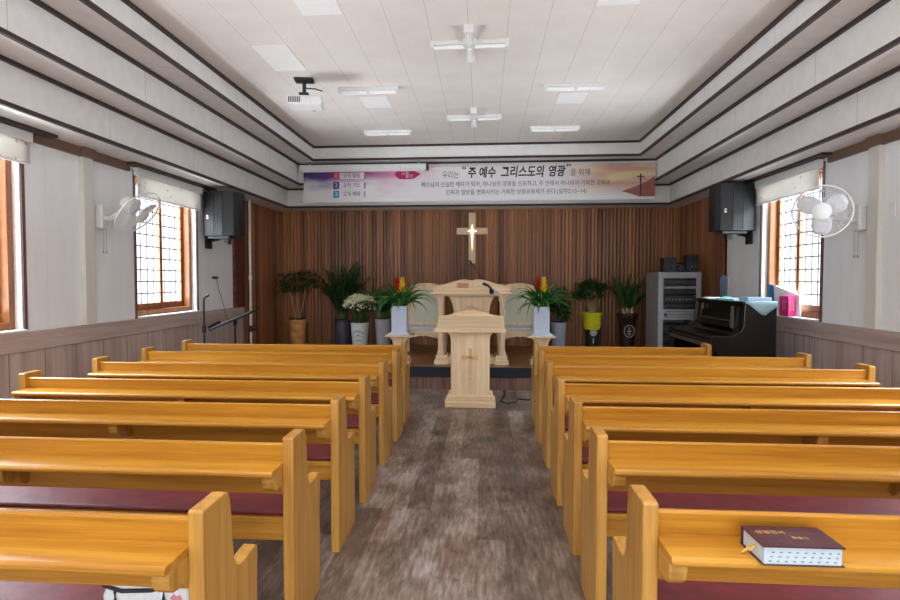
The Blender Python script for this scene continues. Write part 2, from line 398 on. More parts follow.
# stepped tray ceiling: three fascias with soffits, and dark battens along their edges
def ring(name, o, i, z0, z1, mat):
    """rectangular ring between outline o and inner outline i = (x0,x1,y0,y1)"""
    bm = bmesh.new()
    box(bm, o[0], i[0], o[2], o[3], z0, z1); box(bm, i[1], o[1], o[2], o[3], z0, z1)
    box(bm, i[0], i[1], i[3], o[3], z0, z1); box(bm, i[0], i[1], o[2], i[2], z0, z1)
    return struct(obj(name, bm, mat))
def grow(r, d): return (r[0]-d, r[1]+d, r[2]-d, r[3]+d)
RW = (-XW-T, XW+T, YF-.2, YB+.2)
RC = (-3.25, 3.29, -1.8, 10.03); RB = (-2.905, 2.95, -1.45, 9.62); RA = (-2.58, 2.62, -1.1, 9.33)
Z1, Z2 = 3.087, 3.427
ring('trim_%d' % n, RW, RC, ZW, Z1, 'fascia'); n += 1
ring('trim_%d' % n, RW, RB, Z1, Z2, 'fascia'); n += 1
ring('trim_%d' % n, RW, RA, Z2, ZC, 'fascia'); n += 1
bt = .012; bh = .03
for r, zb in ((RC, ZW), (RB, Z1), (RA, Z2)):
    ring('trim_%d' % n, grow(r, bh-.01), grow(r, -bt), zb-.008, zb+bh-.006, 'dark_trim'); n += 1
for r, zt in ((RC, Z1), (RB, Z2), (RA, ZC)):
    ring('trim_%d' % n, grow(r, .002), grow(r, -.03), zt-.03, zt+.002, 'dark_trim'); n += 1
# replaced, whiter ceiling panels
for x0, x1, y0, y1 in ((-1.96,-1.63,5.3,5.94), (-1.288,-.955,3.9,4.72), (-1.288,-.955,6.86,7.29), (1.06,1.392,6.9,7.3), (1.06,1.392,3.9,4.73)):
    struct(bxo('trim_%d' % n, x0, x1, y0, y1, ZC-.004, ZC, 'white_panel')); n += 1

# platform
pf = struct(bxo('floor_platform', -XW+.02, XW-.02, 7.86, YB, 0, .3, 'stagetop'))
bxo('riser', -XW+.02, XW-.02, 7.845, 7.86, 0, .165, 'riser', pf)
bxo('nosing', -XW+.02, XW-.02, 7.835, 7.866, .165, .303, 'tape', pf, bev=.004)

# windows
def window(idx, s, y0, y1):
    w = bpy.data.objects.new('window_%d' % idx, None); C.objects.link(w); struct(w); w.location = (s*XW, 0, 0)
    def bb(name, d0, d1, ya, yb, za, zb, mat, par=w, bev=0):   # d = depth into the wall
        a, b = sorted((s*d0, s*d1)); return bxo(name, a, b, ya, yb, za, zb, mat, par, bev)
    bm = bmesh.new()
    a, b = sorted((-s*.012, s*.02))
    for ya, yb in ((y0-.035, y0), (y1, y1+.035)): box(bm, a, b, ya, yb, WZ0, WZ1)
    obj('casing', bm, 'casing', w)
    bm = bmesh.new(); a, b = sorted((s*.0, s*.1))
    box(bm, a, b, y0-.003, y0+.012, WZ0, WZ1); box(bm, a, b, y1-.012, y1+.003, WZ0, WZ1)
    obj('reveal', bm, 'white_paint', w)
    bm = bmesh.new(); a, b = sorted((s*.06, s*.2)); fw = .075
    box(bm, a, b, y0+.012, y0+fw, WZ0+.02, WZ1); box(bm, a, b, y1-fw, y1-.012, WZ0+.02, WZ1)
    box(bm, a, b, y0+fw, y1-fw, WZ0+.02, WZ0+.08); box(bm, a, b, y0+fw, y1-fw, WZ1-.07, WZ1)
    obj('window_frame', bm, 'frame_orange', w, bev=.004)
    a, b = sorted((-s*.042, s*.2)); bxo('window_sill', a, b, y0, y1, WZ0+.001, WZ0+.02, 'white_paint', w, bev=.004)
    mid = (y0+y1)/2; za, zb = WZ0+.08, WZ1-.07
    for k, (sa, sb, d) in enumerate(((y0+fw, mid+.03, .1), (mid-.03, y1-fw, .145))):
        st = .055; bm = bmesh.new(); a, b = sorted((s*d, s*(d+.035)))
        box(bm, a, b, sa, sa+st, za, zb); box(bm, a, b, sb-st, sb, za, zb)
        box(bm, a, b, sa+st, sb-st, za, za+st+.02); box(bm, a, b, sa+st, sb-st, zb-st, zb)
        sh = obj('sash', bm, 'frame_orange', w, bev=.003)
        bm = bmesh.new(); a, b = sorted((s*(d+.005), s*(d+.014)))
        ny = 4; nz = 10; hw = .006
        for i in range(1, ny): y = sa+st+(sb-sa-2*st)*i/ny; box(bm, a, b, y-hw, y+hw, za+st, zb-st)
        for i in range(1, nz): z = za+st+(zb-za-2*st)*i/nz; box(bm, a, b, sa+st, sb-st, z-hw, z+hw)
        obj('muntin_grid', bm, 'muntin', sh)
        a, b = sorted((s*(d+.018), s*(d+.022))); bxo('pane', a, b, sa+st-.01, sb-st+.01, za+st-.01, zb-st+.01, 'pane', sh)
idx = 1
for s, ws in ((-1, WIN_L), (1, WIN_R)):
    for y0, y1 in ws: window(idx, s, y0, y1); idx += 1

# roller blinds
def blind(s, y0, y1, zb, label):
    t = thing('roller_blind', label, 'blind', (s*(XW-.012), (y0+y1)/2, ZW-.03), 0, 'roller blinds over the windows')
    h = (y1-y0)/2
    a, b = sorted((0, -s*.06)); bxo('head_box', a, b, -h, h, -.085, 0, 'grey_pl' if False else 'white_pl', t, bev=.006)
    bm = bmesh.new(); nn = 24
    cols = []
    for i in range(nn+1):
        y = -h+.015+(2*h-.03)*i/nn; x = -s*(.035+.003*math.sin(i*1.3))
        cols.append([bm.verts.new((x, y, -.08)), bm.verts.new((x-s*.002, y, (zb-(ZW-.03))/2)), bm.verts.new((x, y, zb-(ZW-.03)))])
    for c0, c1 in zip(cols, cols[1:]):
        for k in range(2): bm.faces.new((c0[k], c1[k], c1[k+1], c0[k+1]))
    f = obj('fabric', bm, 'blind', t, smooth='leaf')
    md = f.modifiers.new('thick', 'SOLIDIFY'); md.thickness = .002
    a, b = sorted((-s*.028, -s*.042)); bxo('bottom_bar', a, b, -h+.012, h-.012, zb-(ZW-.03)-.018, zb-(ZW-.03), 'white_pl', t, bev=.004)
blind(-1, 2.9, 4.64, 2.47, 'cream roller blind over the window at the left edge of the photo')
blind(-1, 6.13, 7.62, 2.43, 'cream roller blind over the left window behind the tilted wall fan')
blind(1, 6.26, 7.7, 2.44, 'cream roller blind over the right window above the pink basket')
blind(1, 2.9, 4.64, 2.44, 'cream roller blind over the right window beside the camera')

# ------------------------------------------------------------------ pews
def make_pew(L):
    t = thing('pew', '', 'pew', (0,0,0), 0, 'wooden pews in two columns')
    h = L/2; th = .046
    prof = [(0,0),(0,.838),(.012,.842),(.15,.842),(.17,.834),(.183,.80),(.19,.75),(.197,.67),(.207,.61),(.226,.578),(.25,.567),(.285,.566),(.34,.572),(.378,.572),(.394,.562),(.398,.535),(.39,.45),(.388,0)]
    for s in (-1, 1):
        bm = bmesh.new(); a, b = sorted((s*h, s*(h-th))); prism(bm, prof, 'x', a, b)
        obj('end_panel', bm, 'pew_end', t, bev=.005)
    x = h-th
    bm = bmesh.new(); prism(bm, [(.022,.806),(.03,.812),(.05,.808),(.075,.59),(.052,.585)], 'x', -x, x)
    obj('backrest', bm, 'pew', t, bev=.003)
    bm = bmesh.new(); prism(bm, [(-.117,.710),(-.122,.718),(-.122,.728),(-.114,.737),(.034,.737),(.036,.712)], 'x', -x, x)
    obj('book_shelf', bm, 'pew', t, bev=.003)
    br = [(.046,.615),(.042,.711),(-.1,.711),(-.102,.688),(-.094,.662),(-.075,.645),(-.05,.64),(-.03,.648),(-.01,.64),(.01,.615),(.03,.605)]
    for xa in (-x, -.025, x-.05):
        bm = bmesh.new(); prism(bm, br, 'x', xa, xa+.05); obj('shelf_bracket', bm, 'pew_end', t, bev=.004)
    bxo('seat', -x, x, .045, .445, .462, .486, 'pew', t, bev=.004)
    bxo('seat_cushion', -x+.01, x-.01, .062, .435, .486, .508, 'cushion', t, bev=.008)
    bxo('seat_rail', -x, x, .05, .072, .385, .462, 'pew', t, bev=.003)
    bm = bmesh.new(); prism(bm, [(.075,0),(.075,.462),(.35,.462),(.33,.42),(.31,0)], 'x', -.02, .02); obj('leg', bm, 'pew_end', t, bev=.003)
    return t
ordn = ['nearest the camera, in the bottom corner', 'second from the camera', 'third from the camera', 'fourth from the camera', 'fifth from the camera', 'sixth from the camera', 'nearest the stage platform']
PL = [(1.565,-.608,-3.01),(2.325,-.600,-3.05),(3.075,-.598,-3.05),(3.78,-.595,-3.05),(4.55,-.60,-3.05),(5.25,-.602,-3.05),(5.93,-.62,-3.02)]
PR = [(1.728,.655,3.09),(2.47,.665,3.1),(3.14,.672,3.1),(3.83,.675,3.1),(4.60,.69,3.14),(5.27,.69,3.04),(5.96,.71,2.46)]
protos = {}
for side, rows in (('left', PL), ('right', PR)):
    for i, (y, xa, xo) in enumerate(rows):
        L = round(abs(xo-xa)*20)/20
        s = -1 if side == 'left' else 1
        xc = xa+s*L/2
        lab = 'long honey-brown wooden pew %s of the aisle, %s' % (side, ordn[i])
        if side == 'left' and i == 0: lab = 'honey-brown wooden pew left of the aisle, nearest the camera, holding a white bag'
        if side == 'right' and i == 0: lab = 'honey-brown wooden pew right of the aisle, nearest the camera, with a bible on its shelf'
        if side == 'right' and i == 6: lab = 'shorter honey-brown wooden pew right of the aisle, nearest the stage platform and piano'
        if L not in protos:
            p = make_pew(L); p.location = (xc, y, 0); p['label'] = lab; protos[L] = p
        else: copy_thing(protos[L], (xc, y, 0), lab)

# bible on the nearest right pew
b = thing('book', 'thick maroon bible with gold title lying on the nearest right pew shelf', 'book', (1.032, 1.648, .7373), math.radians(1.0))
bm = bmesh.new(); box(bm, -.106,.106,-.066,.062,0,.003); box(bm, -.106,.106,-.066,.062,.049,.053); box(bm, -.106,.106,.058,.064,.0,.053)
obj('cover', bm, plain('maroon_leather', (72,30,40), .3, scale=60, bump=.1), b, bev=.0012)
pg = bxo('page_block', -.1,.1,-.06,.058,.003,.049, plain('pale_page_edges', (190,204,214), .7, var=.04, scale=90), b)
bm = bmesh.new()
for r, z in enumerate((.009,.021,.033)):
    for k in range(9):
        xx = -.088+k*.021+r*.004; box(bm, xx, xx+.007, -.0606, -.0595, z, z+.003)
obj('thumb_index', bm, plain('index_ink', (112,118,130), .6), pg)
bm = bmesh.new()
for k, (yy, ln) in enumerate(((-.01,.022),(.012,.03))):
    tube(bm, [(-.1,yy,.03-.008*k),(-.1-ln*.5,yy-.01,.026-.012*k),(-.1-ln,yy-.012,.02-.015*k)], .0035, 6)
obj('ribbon', bm, 'gold', b)
text('title_lettering', '성경전서', .022, 'gold', b, (-.045,.022,.0532), (0,0,0), ext=.0002)
text('title_lettering', '찬송가', .016, 'gold', b, (.02,-.01,.0532), (0,0,0), ext=.0002)
# tote bag on the nearest left pew seat
bg = thing('tote_bag', 'white cloth tote bag with black straps lying on the nearest left pew seat', 'bag', (-.852, 1.70, .5085)); bg.scale = (.78, 1, 1)
bm = bmesh.new()
rows = [(-.14,.0),(-.15,.03),(-.145,.055),(-.12,.068)]
prism(bm, [(-.142,0),(.2,0),(.208,.03),(.198,.066),(.06,.082),(-.06,.074),(-.13,.064),(-.15,.03)], 'y', -.06, .14)
bb_ = obj('bag_body', bm, plain('white_canvas', (214,218,220), .9, var=.08, scale=50, bump=.2), bg, bev=.012, smooth=True)
bm = bmesh.new()
tube(bm, [(-.14,-.062,.066),(-.06,-.066,.052),(.06,-.066,.058),(.13,-.064,.074),(.19,-.05,.07)], .006, 8)
tube(bm, [(.105,-.062,.078),(.107,-.066,.03),(.106,-.064,.004)], .006, 8); tube(bm, [(-.09,-.064,.05),(-.088,-.066,.02),(-.088,-.064,.004)], .006, 8)
obj('strap', bm, 'black', bg, smooth=True)
bm = bmesh.new(); prism(bm, [(.14,.02),(.165,.012),(.178,.03),(.17,.046),(.156,.04),(.142,.048),(.13,.034)], 'y', -.0615, -.0595); obj('pink_print', bm, plain('pink_print', (206,130,140), .8), bg)

# ------------------------------------------------------------------ lectern at the end of the aisle
le = thing('lectern', 'pale wooden lectern with a carved cross standing on the floor before the platform', 'lectern', (.036, 6.72, 0))
bm = bmesh.new(); box(bm, -.295,.295,-.01,.36,0,.075); obj('plinth', bm, 'ash_h', le, bev=.006)
bm = bmesh.new(); box(bm, -.265,.265,.01,.34,.075,.145); obj('plinth', bm, 'ash_h', le, bev=.012)
bm = bmesh.new(); prism(bm, [(-.225,.145),(.225,.145),(.215,.6),(.218,.75),(.235,.83),(.27,.885),(-.27,.885),(-.235,.83),(-.218,.75),(-.215,.6)], 'y', .04, .31)
bd = obj('body', bm, 'ash', le, bev=.004)
bm = bmesh.new()
for s in (-1,1): box(bm, s*.214-.012, s*.214+.012, .03, .04, .15, .8)
obj('edge_strip', bm, 'ash', le, bev=.003)
bm = bmesh.new(); prism(bm, [(.0,.885),(-.02,.90),(-.02,.93),(.38,1.055),(.39,1.03),(.35,.885)], 'x', -.395, .395); obj('desk_top', bm, 'ash_h', le, bev=.004)
bm = bmesh.new(); box(bm, -.425,.425,-.05,.35,.883,.918); box(bm, -.405,.405,-.04,-.018,.918,.935); obj('front_rail', bm, 'ash_h', le, bev=.004)
bm = bmesh.new()
top = [(-.355,1.0)]+[(x_, 1.045+.075*math.cos(x_/.34*PI/2)**1.3) for x_ in [(-.34+.68*i/16) for i in range(17)]]+[(.355,1.0)]
prism(bm, top, 'y', .375, .4); obj('crest_board', bm, 'ash_h', le, bev=.004)
bm = bmesh.new(); box(bm, -.016,.016,.018,.04,.33,.685); box(bm, -.085,.085,.018,.04,.575,.607)
for px_, pz_ in ((-.085,.591),(.085,.591)): box(bm, px_-.012, px_+.012, .016,.04, pz_-.024, pz_+.024)
for pz_ in (.34,.68): box(bm, -.026,.026,.016,.04,pz_-.012,pz_+.012)
obj('cross_emblem', bm, plain('carved_cross_wood', (222,182,130), .45), le, bev=.003)

# ------------------------------------------------------------------ large pulpit on the platform
pu = thing('pulpit', 'wide pale wooden pulpit with side columns and arched top on the platform', 'pulpit', (.02, 8.2, .3))
bm = bmesh.new()
for s in (-1,1): box(bm, s*.42-.1, s*.42+.1, -.13,.28,0,.07); box(bm, s*.42-.08, s*.42+.08, -.1,.26,.07,.13)
box(bm, -.34,.34,-.05,.3,0,.1)
obj('plinth', bm, 'ash_h', pu, bev=.008)
for s in (-1,1):
    bm = bmesh.new(); prism(bm, [(-.048,.13),(.048,.13),(.048,.17),(.036,.2),(.034,.86),(.05,.9),(.055,.96),(-.055,.96),(-.05,.9),(-.034,.86),(-.036,.2),(-.048,.17)], 'y', -.045, .045)
    o = obj('column', bm, 'ash', pu, bev=.006); o.location = (s*.435, 0, 0)
bm = bmesh.new(); prism(bm, [(-.25,.1),(.25,.1),(.25,.74),(.27,.85),(.32,.96),(-.32,.96),(-.27,.85),(-.25,.74)], 'y', .0, .28)
obj('body', bm, 'ash', pu, bev=.004)
bm = bmesh.new()
for s in (-1,1): box(bm, s*.13-.028, s*.13+.028, -.02, .0, .1, .94)
tube(bm, [(.1*math.cos(a), -.008, .72+.1*math.sin(a)) for a in [PI*i/12 for i in range(13)]], .012, 6)
obj('front_moulding', bm, 'ash', pu, bev=.003)
bm = bmesh.new(); box(bm, -.52,.52,-.09,.34,.96,.985); box(bm, -.57,.57,-.14,.36,.985,1.02); box(bm, -.54,.54,-.11,.35,1.02,1.04)
obj('cornice', bm, 'ash_h', pu, bev=.006)
bm = bmesh.new()
half = [(0,1.155),(.03,1.158),(.05,1.166),(.09,1.172),(.15,1.165),(.25,1.135),(.36,1.095),(.46,1.06),(.53,1.03),(.54,1.012),(.54,.985)]
half = [(x_, 1.04+(z_-.985)*.84) for x_, z_ in half]
prism(bm, [(-x_,z_) for x_,z_ in half[::-1][:-1]]+half, 'y', -.105, -.07); cb = obj('crest_board', bm, 'ash_h', pu, bev=.005)
bxo('inlay', -.2,-.04,-.109,-.104,1.075,1.145, 'ash_inlay', cb, bev=.002)
bm = bmesh.new()
for k in range(3): box(bm, -.03+k*.035, -.006+k*.035, -.108,-.104, 1.08, 1.14)
obj('carving', bm, 'ash', cb, bev=.004)
bm = bmesh.new(); prism(bm, [(-.06,1.04),(-.04,1.05),(.3,1.13),(.34,1.04)], 'x', -.47,.47); obj('desk_top', bm, 'ash_h', pu, bev=.004)

# microphones
mi = thing('microphone', 'black microphone on a short arm leaning over the right of the pulpit', 'microphone', (.30, 8.045, 1.335))
bm = bmesh.new(); tube(bm, [(0,-.02,-.035),(.0,-.03,.03)], .03, 10); obj('mount', bm, 'black', mi, smooth=True)
bm = bmesh.new(); tube(bm, [(.0,-.03,.03),(-.05,-.04,.075),(-.12,-.045,.105)], [.012,.016,.022], 10); obj('mic_body', bm, 'black', mi, smooth=True)
bm = bmesh.new(); tube(bm, [(.0,-.03,.03),(.08,-.05,.0),(.14,-.07,-.06),(.15,-.07,-.16),(.18,-.07,-.28),(.2,-.07,-.4)], .009, 8); obj('cable', bm, 'white_pl', mi, smooth=True)
m2 = thing('microphone', 'slender black gooseneck microphone rising behind the pulpit towards the wall cross', 'microphone', (.17, 8.4, 1.414))
bm = bmesh.new(); box(bm, -.03,.03,-.03,.03,0,.02); obj('mount', bm, 'black', m2, bev=.004)
bm = bmesh.new(); tube(bm, [(0,0,.02),(.0,0,.08),(-.05,0,.17),(-.11,0,.25),(-.15,0,.3)], .006, 8); obj('gooseneck', bm, 'black', m2, smooth=True)
bm = bmesh.new(); tube(bm, [(-.15,0,.3),(-.165,0,.325),(-.185,0,.355)], [.012,.016,.013], 10); obj('mic_head', bm, 'black', m2, smooth=True)

# altar chairs either side
def make_chair(label):
    t = thing('altar_chair', label, 'chair', (0,0,0), 0, 'altar chairs behind the pulpit')
    arch = lambda w, z0, z1, z2: [(-w,z0),(w,z0),(w,z1)]+[(w*math.cos(a), z1+(z2-z1)*math.sin(a)**.8) for a in [PI*i/12 for i in range(1,12)]]+[(-w,z1)]
    bm = bmesh.new(); prism(bm, arch(.30,.42,1.0,1.135), 'y', .27,.31); bk = obj('backrest', bm, 'ash', t, bev=.006)
    bm = bmesh.new(); prism(bm, arch(.21,.50,.955,1.03), 'y', .25,.271); obj('back_pad', bm, plain('pale_green_upholstery', (204,208,188), .8, scale=60), bk, bev=.008)
    bxo('seat', -.35,.35,-.26,.3,.40,.45, plain('pale_grey_seat_pad', (200,204,212), .5, scale=12), t, bev=.012)
    sc = [(-.35,.40),(-.35,.2),(-.30,.2),(-.27,.24),(-.2,.28),(-.1,.30),(-.04,.315),(0,.30),(.04,.315),(.1,.30),(.2,.28),(.27,.24),(.30,.2),(.35,.2),(.35,.40)]
    bm = bmesh.new(); prism(bm, sc, 'y', -.25,-.22); obj('front_apron', bm, 'ash_h', t, bev=.004)
    for sx in (-1,1):
        for y_ in (-.24,.25):
            bm = bmesh.new(); prism(bm, [(-.03,0),(.03,0),(.035,.2),(.035,.4),(-.035,.4),(-.035,.2)], 'y', y_-.0, y_+.045); o = obj('leg', bm, 'ash', t, bev=.004); o.location = (sx*.31,0,0)
        bxo('side_apron', sx*.34-.012, sx*.34+.012, -.22,.26,.28,.40, 'ash', t)
    return t
ch = make_chair('altar chair with arched back and pale pad, left of the pulpit'); ch.location = (-.75, 9.25, .3)
copy_thing(ch, (.76, 9.25, .3), 'altar chair with arched back and pale pad, right of the pulpit')

# ------------------------------------------------------------------ flower stands and planters
def make_stand(label):
    t = thing('flower_stand', label, 'stand', (0,0,0), 0, 'wooden flower stands at the platform edge')
    bm = bmesh.new(); box(bm, -.14,.14,-.14,.14,0,.07); box(bm, -.12,.12,-.12,.12,.07,.11); obj('base', bm, 'ash_h', t, bev=.006)
    bm = bmesh.new(); prism(bm, [(-.09,.11),(.09,.11),(.085,.28),(.10,.34),(.145,.395),(-.145,.395),(-.10,.34),(-.085,.28)], 'y', -.1,.1); obj('column', bm, 'ash', t, bev=.006)
    bxo('top', -.19,.19,-.17,.17,.395,.42, 'ash_h', t, bev=.005)
    return t
st = make_stand('pale wooden flower stand on the left platform edge'); st.location = (-.985, 8.12, .3)
copy_thing(st, (.985, 8.12, .3), 'pale wooden flower stand on the right platform edge')
M['pot_blue'] = plain('pale_blue_glaze', (204,216,238), .3, var=.05, scale=5)
def make_bromeliad(label):
    t = thing('potted_bromeliad', label, 'potted plant', (0,0,0), 0, 'bromeliads in square planters')
    bm = bmesh.new(); box(bm, -.145,.145,-.12,.12,0,.03); obj('saucer', bm, 'pot_blue', t, bev=.008)
    bm = bmesh.new(); box(bm, -.109,.109,-.1,.1,.03,.40); obj('planter', bm, 'pot_blue', t, bev=.005)
    bm = bmesh.new(); r = random.Random(5)
    for k in range(52):
        a = r.uniform(0, 2*PI); leaf(bm, (.05*math.cos(a), .05*math.sin(a), .395), a, r.uniform(.65,1.45), r.uniform(.42,.64), r.uniform(.056,.074), r.uniform(1.2,2.5), 8, .2)
    obj('leaves', bm, 'leaf_b', t, smooth='leaf')
    for nm, cx_, mat, dy in (('red_flower', -.045, 'red_fl', 0), ('yellow_flower', .035, 'yel_fl', -.03)):
        bm = bmesh.new()
        for j in range(5):
            for k in range(7):
                a = k*2*PI/7+j*.5; leaf(bm, (cx_, dy, .56+j*.045), a, .75+j*.12, .12-.008*j, .04, .3, 4, .2)
        tube(bm, [(cx_,dy,.39),(cx_,dy,.76)], .01, 6)
        obj(nm, bm, mat, t, smooth='leaf')
    return t
pb = make_bromeliad('bromeliad with red and yellow blooms in white square planter on the left flower stand'); pb.location = (-.985, 8.12, .7205)
copy_thing(pb, (.985, 8.12, .7205), 'bromeliad with red and yellow blooms in white square planter on the right flower stand', PI*.0+2.6*0)

# ------------------------------------------------------------------ big floor pots at the plank wall
def pot(name, label, x, y, prof, mat, rim_z, soil_r, rz=0):
    t = thing(name, label, 'potted plant', (x, y, .3), rz)
    bm = bmesh.new(); lathe(bm, prof, 32); obj('pot', bm, mat, t, smooth=True)
    bm = bmesh.new(); lathe(bm, [(soil_r, rim_z-.01), (soil_r*.98, rim_z+.006), (soil_r*.5, rim_z+.014)], 20); obj('soil', bm, 'soil', t, smooth=True)
    return t
def crown_cluster(bm, r, c, rad, n, ll, lw, up=.3, flat=.6):
    for k in range(n):
        a = r.uniform(0, 2*PI); e = r.uniform(-.2, 1.2); rr = rad*r.uniform(.2, .9)
        p = (c[0]+rr*math.cos(a)*math.cos(e), c[1]+rr*math.sin(a)*math.cos(e)*.75, c[2]+rr*flat*math.sin(e))
        leaf(bm, p, a+r.uniform(-.6,.6), up+r.uniform(-.6,.5), ll*r.uniform(.7,1.2), lw*r.uniform(.7,1.2), r.uniform(.4,1.3), 4, .15)
# A: thin-stemmed umbrella plant in a tan pot
A = pot('umbrella_plant', 'thin-stemmed umbrella plant in a mottled tan pot, leftmost pot on the platform', -3.1, 10.05, [(.11,0),(.125,.02),(.135,.2),(.15,.4),(.175,.455),(.18,.465),(.18,.485),(.15,.487)], plain('mottled_tan_glaze', (206,156,96), .4, var=.35, scale=9), .487, .14)
bm = bmesh.new()
st_pts = [[(-.02,0,.47),(-.05,0,.62),(-.09,-.02,.8),(-.13,-.02,.98)], [(.03,0,.47),(.08,.0,.65),(.12,0,.82),(.15,0,1.02)], [(.0,.03,.47),(-.01,.04,.7),(-.02,.05,.95)]]
for q in st_pts: tube(bm, q, .011, 6)
obj('stem', bm, 'stem', A, smooth=True)
bm = bmesh.new(); r = random.Random(2)
for q in st_pts:
    e = q[-1]
    for j in range(9): crown_cluster(bm, r, (e[0]+r.uniform(-.17,.17), e[1]+r.uniform(-.1,.1), e[2]+r.uniform(.02,.34)), .12, 20, .11, .05, .1, .4)
for j in range(4): crown_cluster(bm, r, (-.3+.05*j, 0, .98+.05*j), .12, 12, .1, .045, 0, .4)
for j in range(3): crown_cluster(bm, r, (.2+.05*j, 0, 1.12+.02*j), .1, 12, .1, .045, 0, .4)
obj('foliage', bm, 'leaf_d', A, smooth='leaf')
bm = bmesh.new()
for k in range(26):
    a = r.uniform(0,2*PI); leaf(bm, (.08*math.cos(a),.08*math.sin(a),.49), a, .6, .1, .03, 1., 4, .2)
obj('undergrowth_leaves', bm, 'leaf', A, smooth='leaf')
# B: bushy palm in a dark slate vase
Bp = pot('palm_plant', 'tall bushy palm in a dark slate-blue vase beside the white flowers', -2.3, 10.1, [(.12,0),(.14,.02),(.15,.2),(.155,.42),(.15,.46),(.155,.48),(.13,.482)], plain('dark_slate_glaze', (62,60,78), .3, var=.2, scale=14), .482, .125)
bm = bmesh.new(); r = random.Random(4); 
bs = bmesh.new()
def frond(bm, bs, r, base, az, el, length, droop, nl=12, ll=.16, lw=.02):
    p = Vector(base); e = el; pts = [p.copy()]
    n_ = nl
    for i in range(n_):
        d = Vector((math.cos(az)*math.cos(e), math.sin(az)*math.cos(e), math.sin(e)))
        p = p+d*length/n_; pts.append(p.copy()); e -= droop/n_
        if i >= 2:
            f = math.sin(PI*min(1,(i-1)/n_*.85+.1))
            for s in (-1,1):
                for q_ in (0,.5): leaf(bm, p-d*length/n_*q_, az+s*r.uniform(.7,1.1), e*.6+r.uniform(-.1,.3), ll*f*r.uniform(.85,1.15), lw, r.uniform(.6,1.2), 3, .1)
    leaf(bm, p, az, e, ll*.6, lw, .3, 3, .1)
    tube(bs, pts, .005, 5)
for k in range(46):
    a = r.uniform(0,2*PI); frond(bm, bs, r, (.05*math.cos(a), .05*math.sin(a), .47), a, r.uniform(1.40,1.57), r.uniform(.6,1.06), r.uniform(.25,1.3), 14, .13, .03)
obj('stem', bs, 'leaf_d', Bp, smooth=True); obj('fronds', bm, 'leaf', Bp, smooth='leaf')
# C: white blossoms in a printed white bucket
Cp = pot('flower_bucket', 'dome of cream white blossoms in a white bucket with printed lettering', -1.955, 9.95, [(.12,0),(.128,.01),(.155,.42),(.165,.425),(.165,.44),(.14,.442)], plain('white_enamel', (216,224,226), .4), .43, .13)
bm = bmesh.new(); r = random.Random(8)
for k in range(300):
    a = r.uniform(0,2*PI); q = math.sqrt(r.random()); rx = .28*q
    z = .70+.21*math.sqrt(max(0,1-q*q))+r.uniform(-.07,.035)
    for j in range(3): ball(bm, (rx*math.cos(a)+r.uniform(-.02,.02), rx*.75*math.sin(a)+r.uniform(-.02,.02), z+r.uniform(-.015,.015)), r.uniform(.013,.02), 1)
obj('blossoms', bm, 'white_fl', Cp)
bm = bmesh.new()
for k in range(120):
    a = r.uniform(0,2*PI); q = r.random()*.15
    leaf(bm, (q*math.cos(a), q*math.sin(a), r.uniform(.43,.68)), a, r.uniform(-.2,1.2), r.uniform(.08,.16), .035, 1., 4, .2)
obj('leaves', bm, 'leaf', Cp, smooth='leaf')
bm = bmesh.new()
for k in range(18):
    a = r.uniform(0,2*PI); tube(bm, [(.05*math.cos(a),.05*math.sin(a),.42),(.16*math.cos(a),.12*math.sin(a),.72)], .004, 5)
obj('stem', bm, 'leaf_d', Cp)
ink = plain('grey_print', (92,96,104), .7)
def arc_text(word, R, z0, a_span, size, par, rad):
    for i, chx in enumerate(word):
        f = (i/(len(word)-1)-.5); zz = z0+.03*(1-(2*f)**2)
        ang = f*a_span
        text('lettering', chx, size, ink, par, (rad*math.sin(ang), -rad*math.cos(ang), zz), (PI/2, -f*.7*-1*-1, ang), ext=.001)
arc_text('LONDON', 1, .27, 1.15, .052, Cp, .1475)
text('lettering', '&', .04, ink, Cp, (0,-.149,.245), ext=.001)
arc_text('FLOWERS', 1, .19, 1.15, .036, Cp, .143)
text('lettering', '1890', .05, ink, Cp, (0,-.141,.14), ext=.001)
# D: leafy palm in a pale grey pot
Dp = pot('palm_plant', 'leafy palm in a plain pale grey pot behind the left flower stand', -1.565, 10.1, [(.11,0),(.118,.01),(.15,.47),(.153,.48),(.153,.495),(.135,.497)], plain('pale_grey_pot', (176,172,182), .5), .495, .13)
bm = bmesh.new(); bs = bmesh.new(); r = random.Random(13)
for k in range(30):
    a = r.uniform(0,2*PI); frond(bm, bs, r, (.04*math.cos(a), .04*math.sin(a), .48), a, r.uniform(1.2,1.5), r.uniform(.55,.88), r.uniform(.8,1.9), 11, .18, .03)
obj('stem', bs, 'leaf_b', Dp, smooth=True); obj('fronds', bm, 'leaf', Dp, smooth='leaf')
# F: dark leafy plant in a blue-grey pot
Fp = pot('leafy_plant', 'dark leafy plant in a plain blue-grey pot behind the right flower stand', 1.475, 10.1, [(.105,0),(.112,.01),(.135,.43),(.138,.44),(.138,.455),(.12,.457)], plain('blue_grey_pot', (164,172,192), .5), .455, .115)
bm = bmesh.new(); bs = bmesh.new(); r = random.Random(17)
for k in range(16):
    a = r.uniform(0,2*PI); x_, y_ = .1*math.cos(a), .1*math.sin(a); hh = r.uniform(.6,1.05)
    tube(bs, [(x_*.3,y_*.3,.45),(x_*.8,y_*.8,hh)], .006, 5); crown_cluster(bm, r, (x_,y_,hh), .13, 22, .13, .055, .1, .8)
    crown_cluster(bm, r, (x_*1.2,y_*1.2,hh-.15), .13, 14, .13, .055, .0, .8)
obj('stem', bs, 'leaf_d', Fp, smooth=True); obj('foliage', bm, 'leaf', Fp, smooth='leaf')
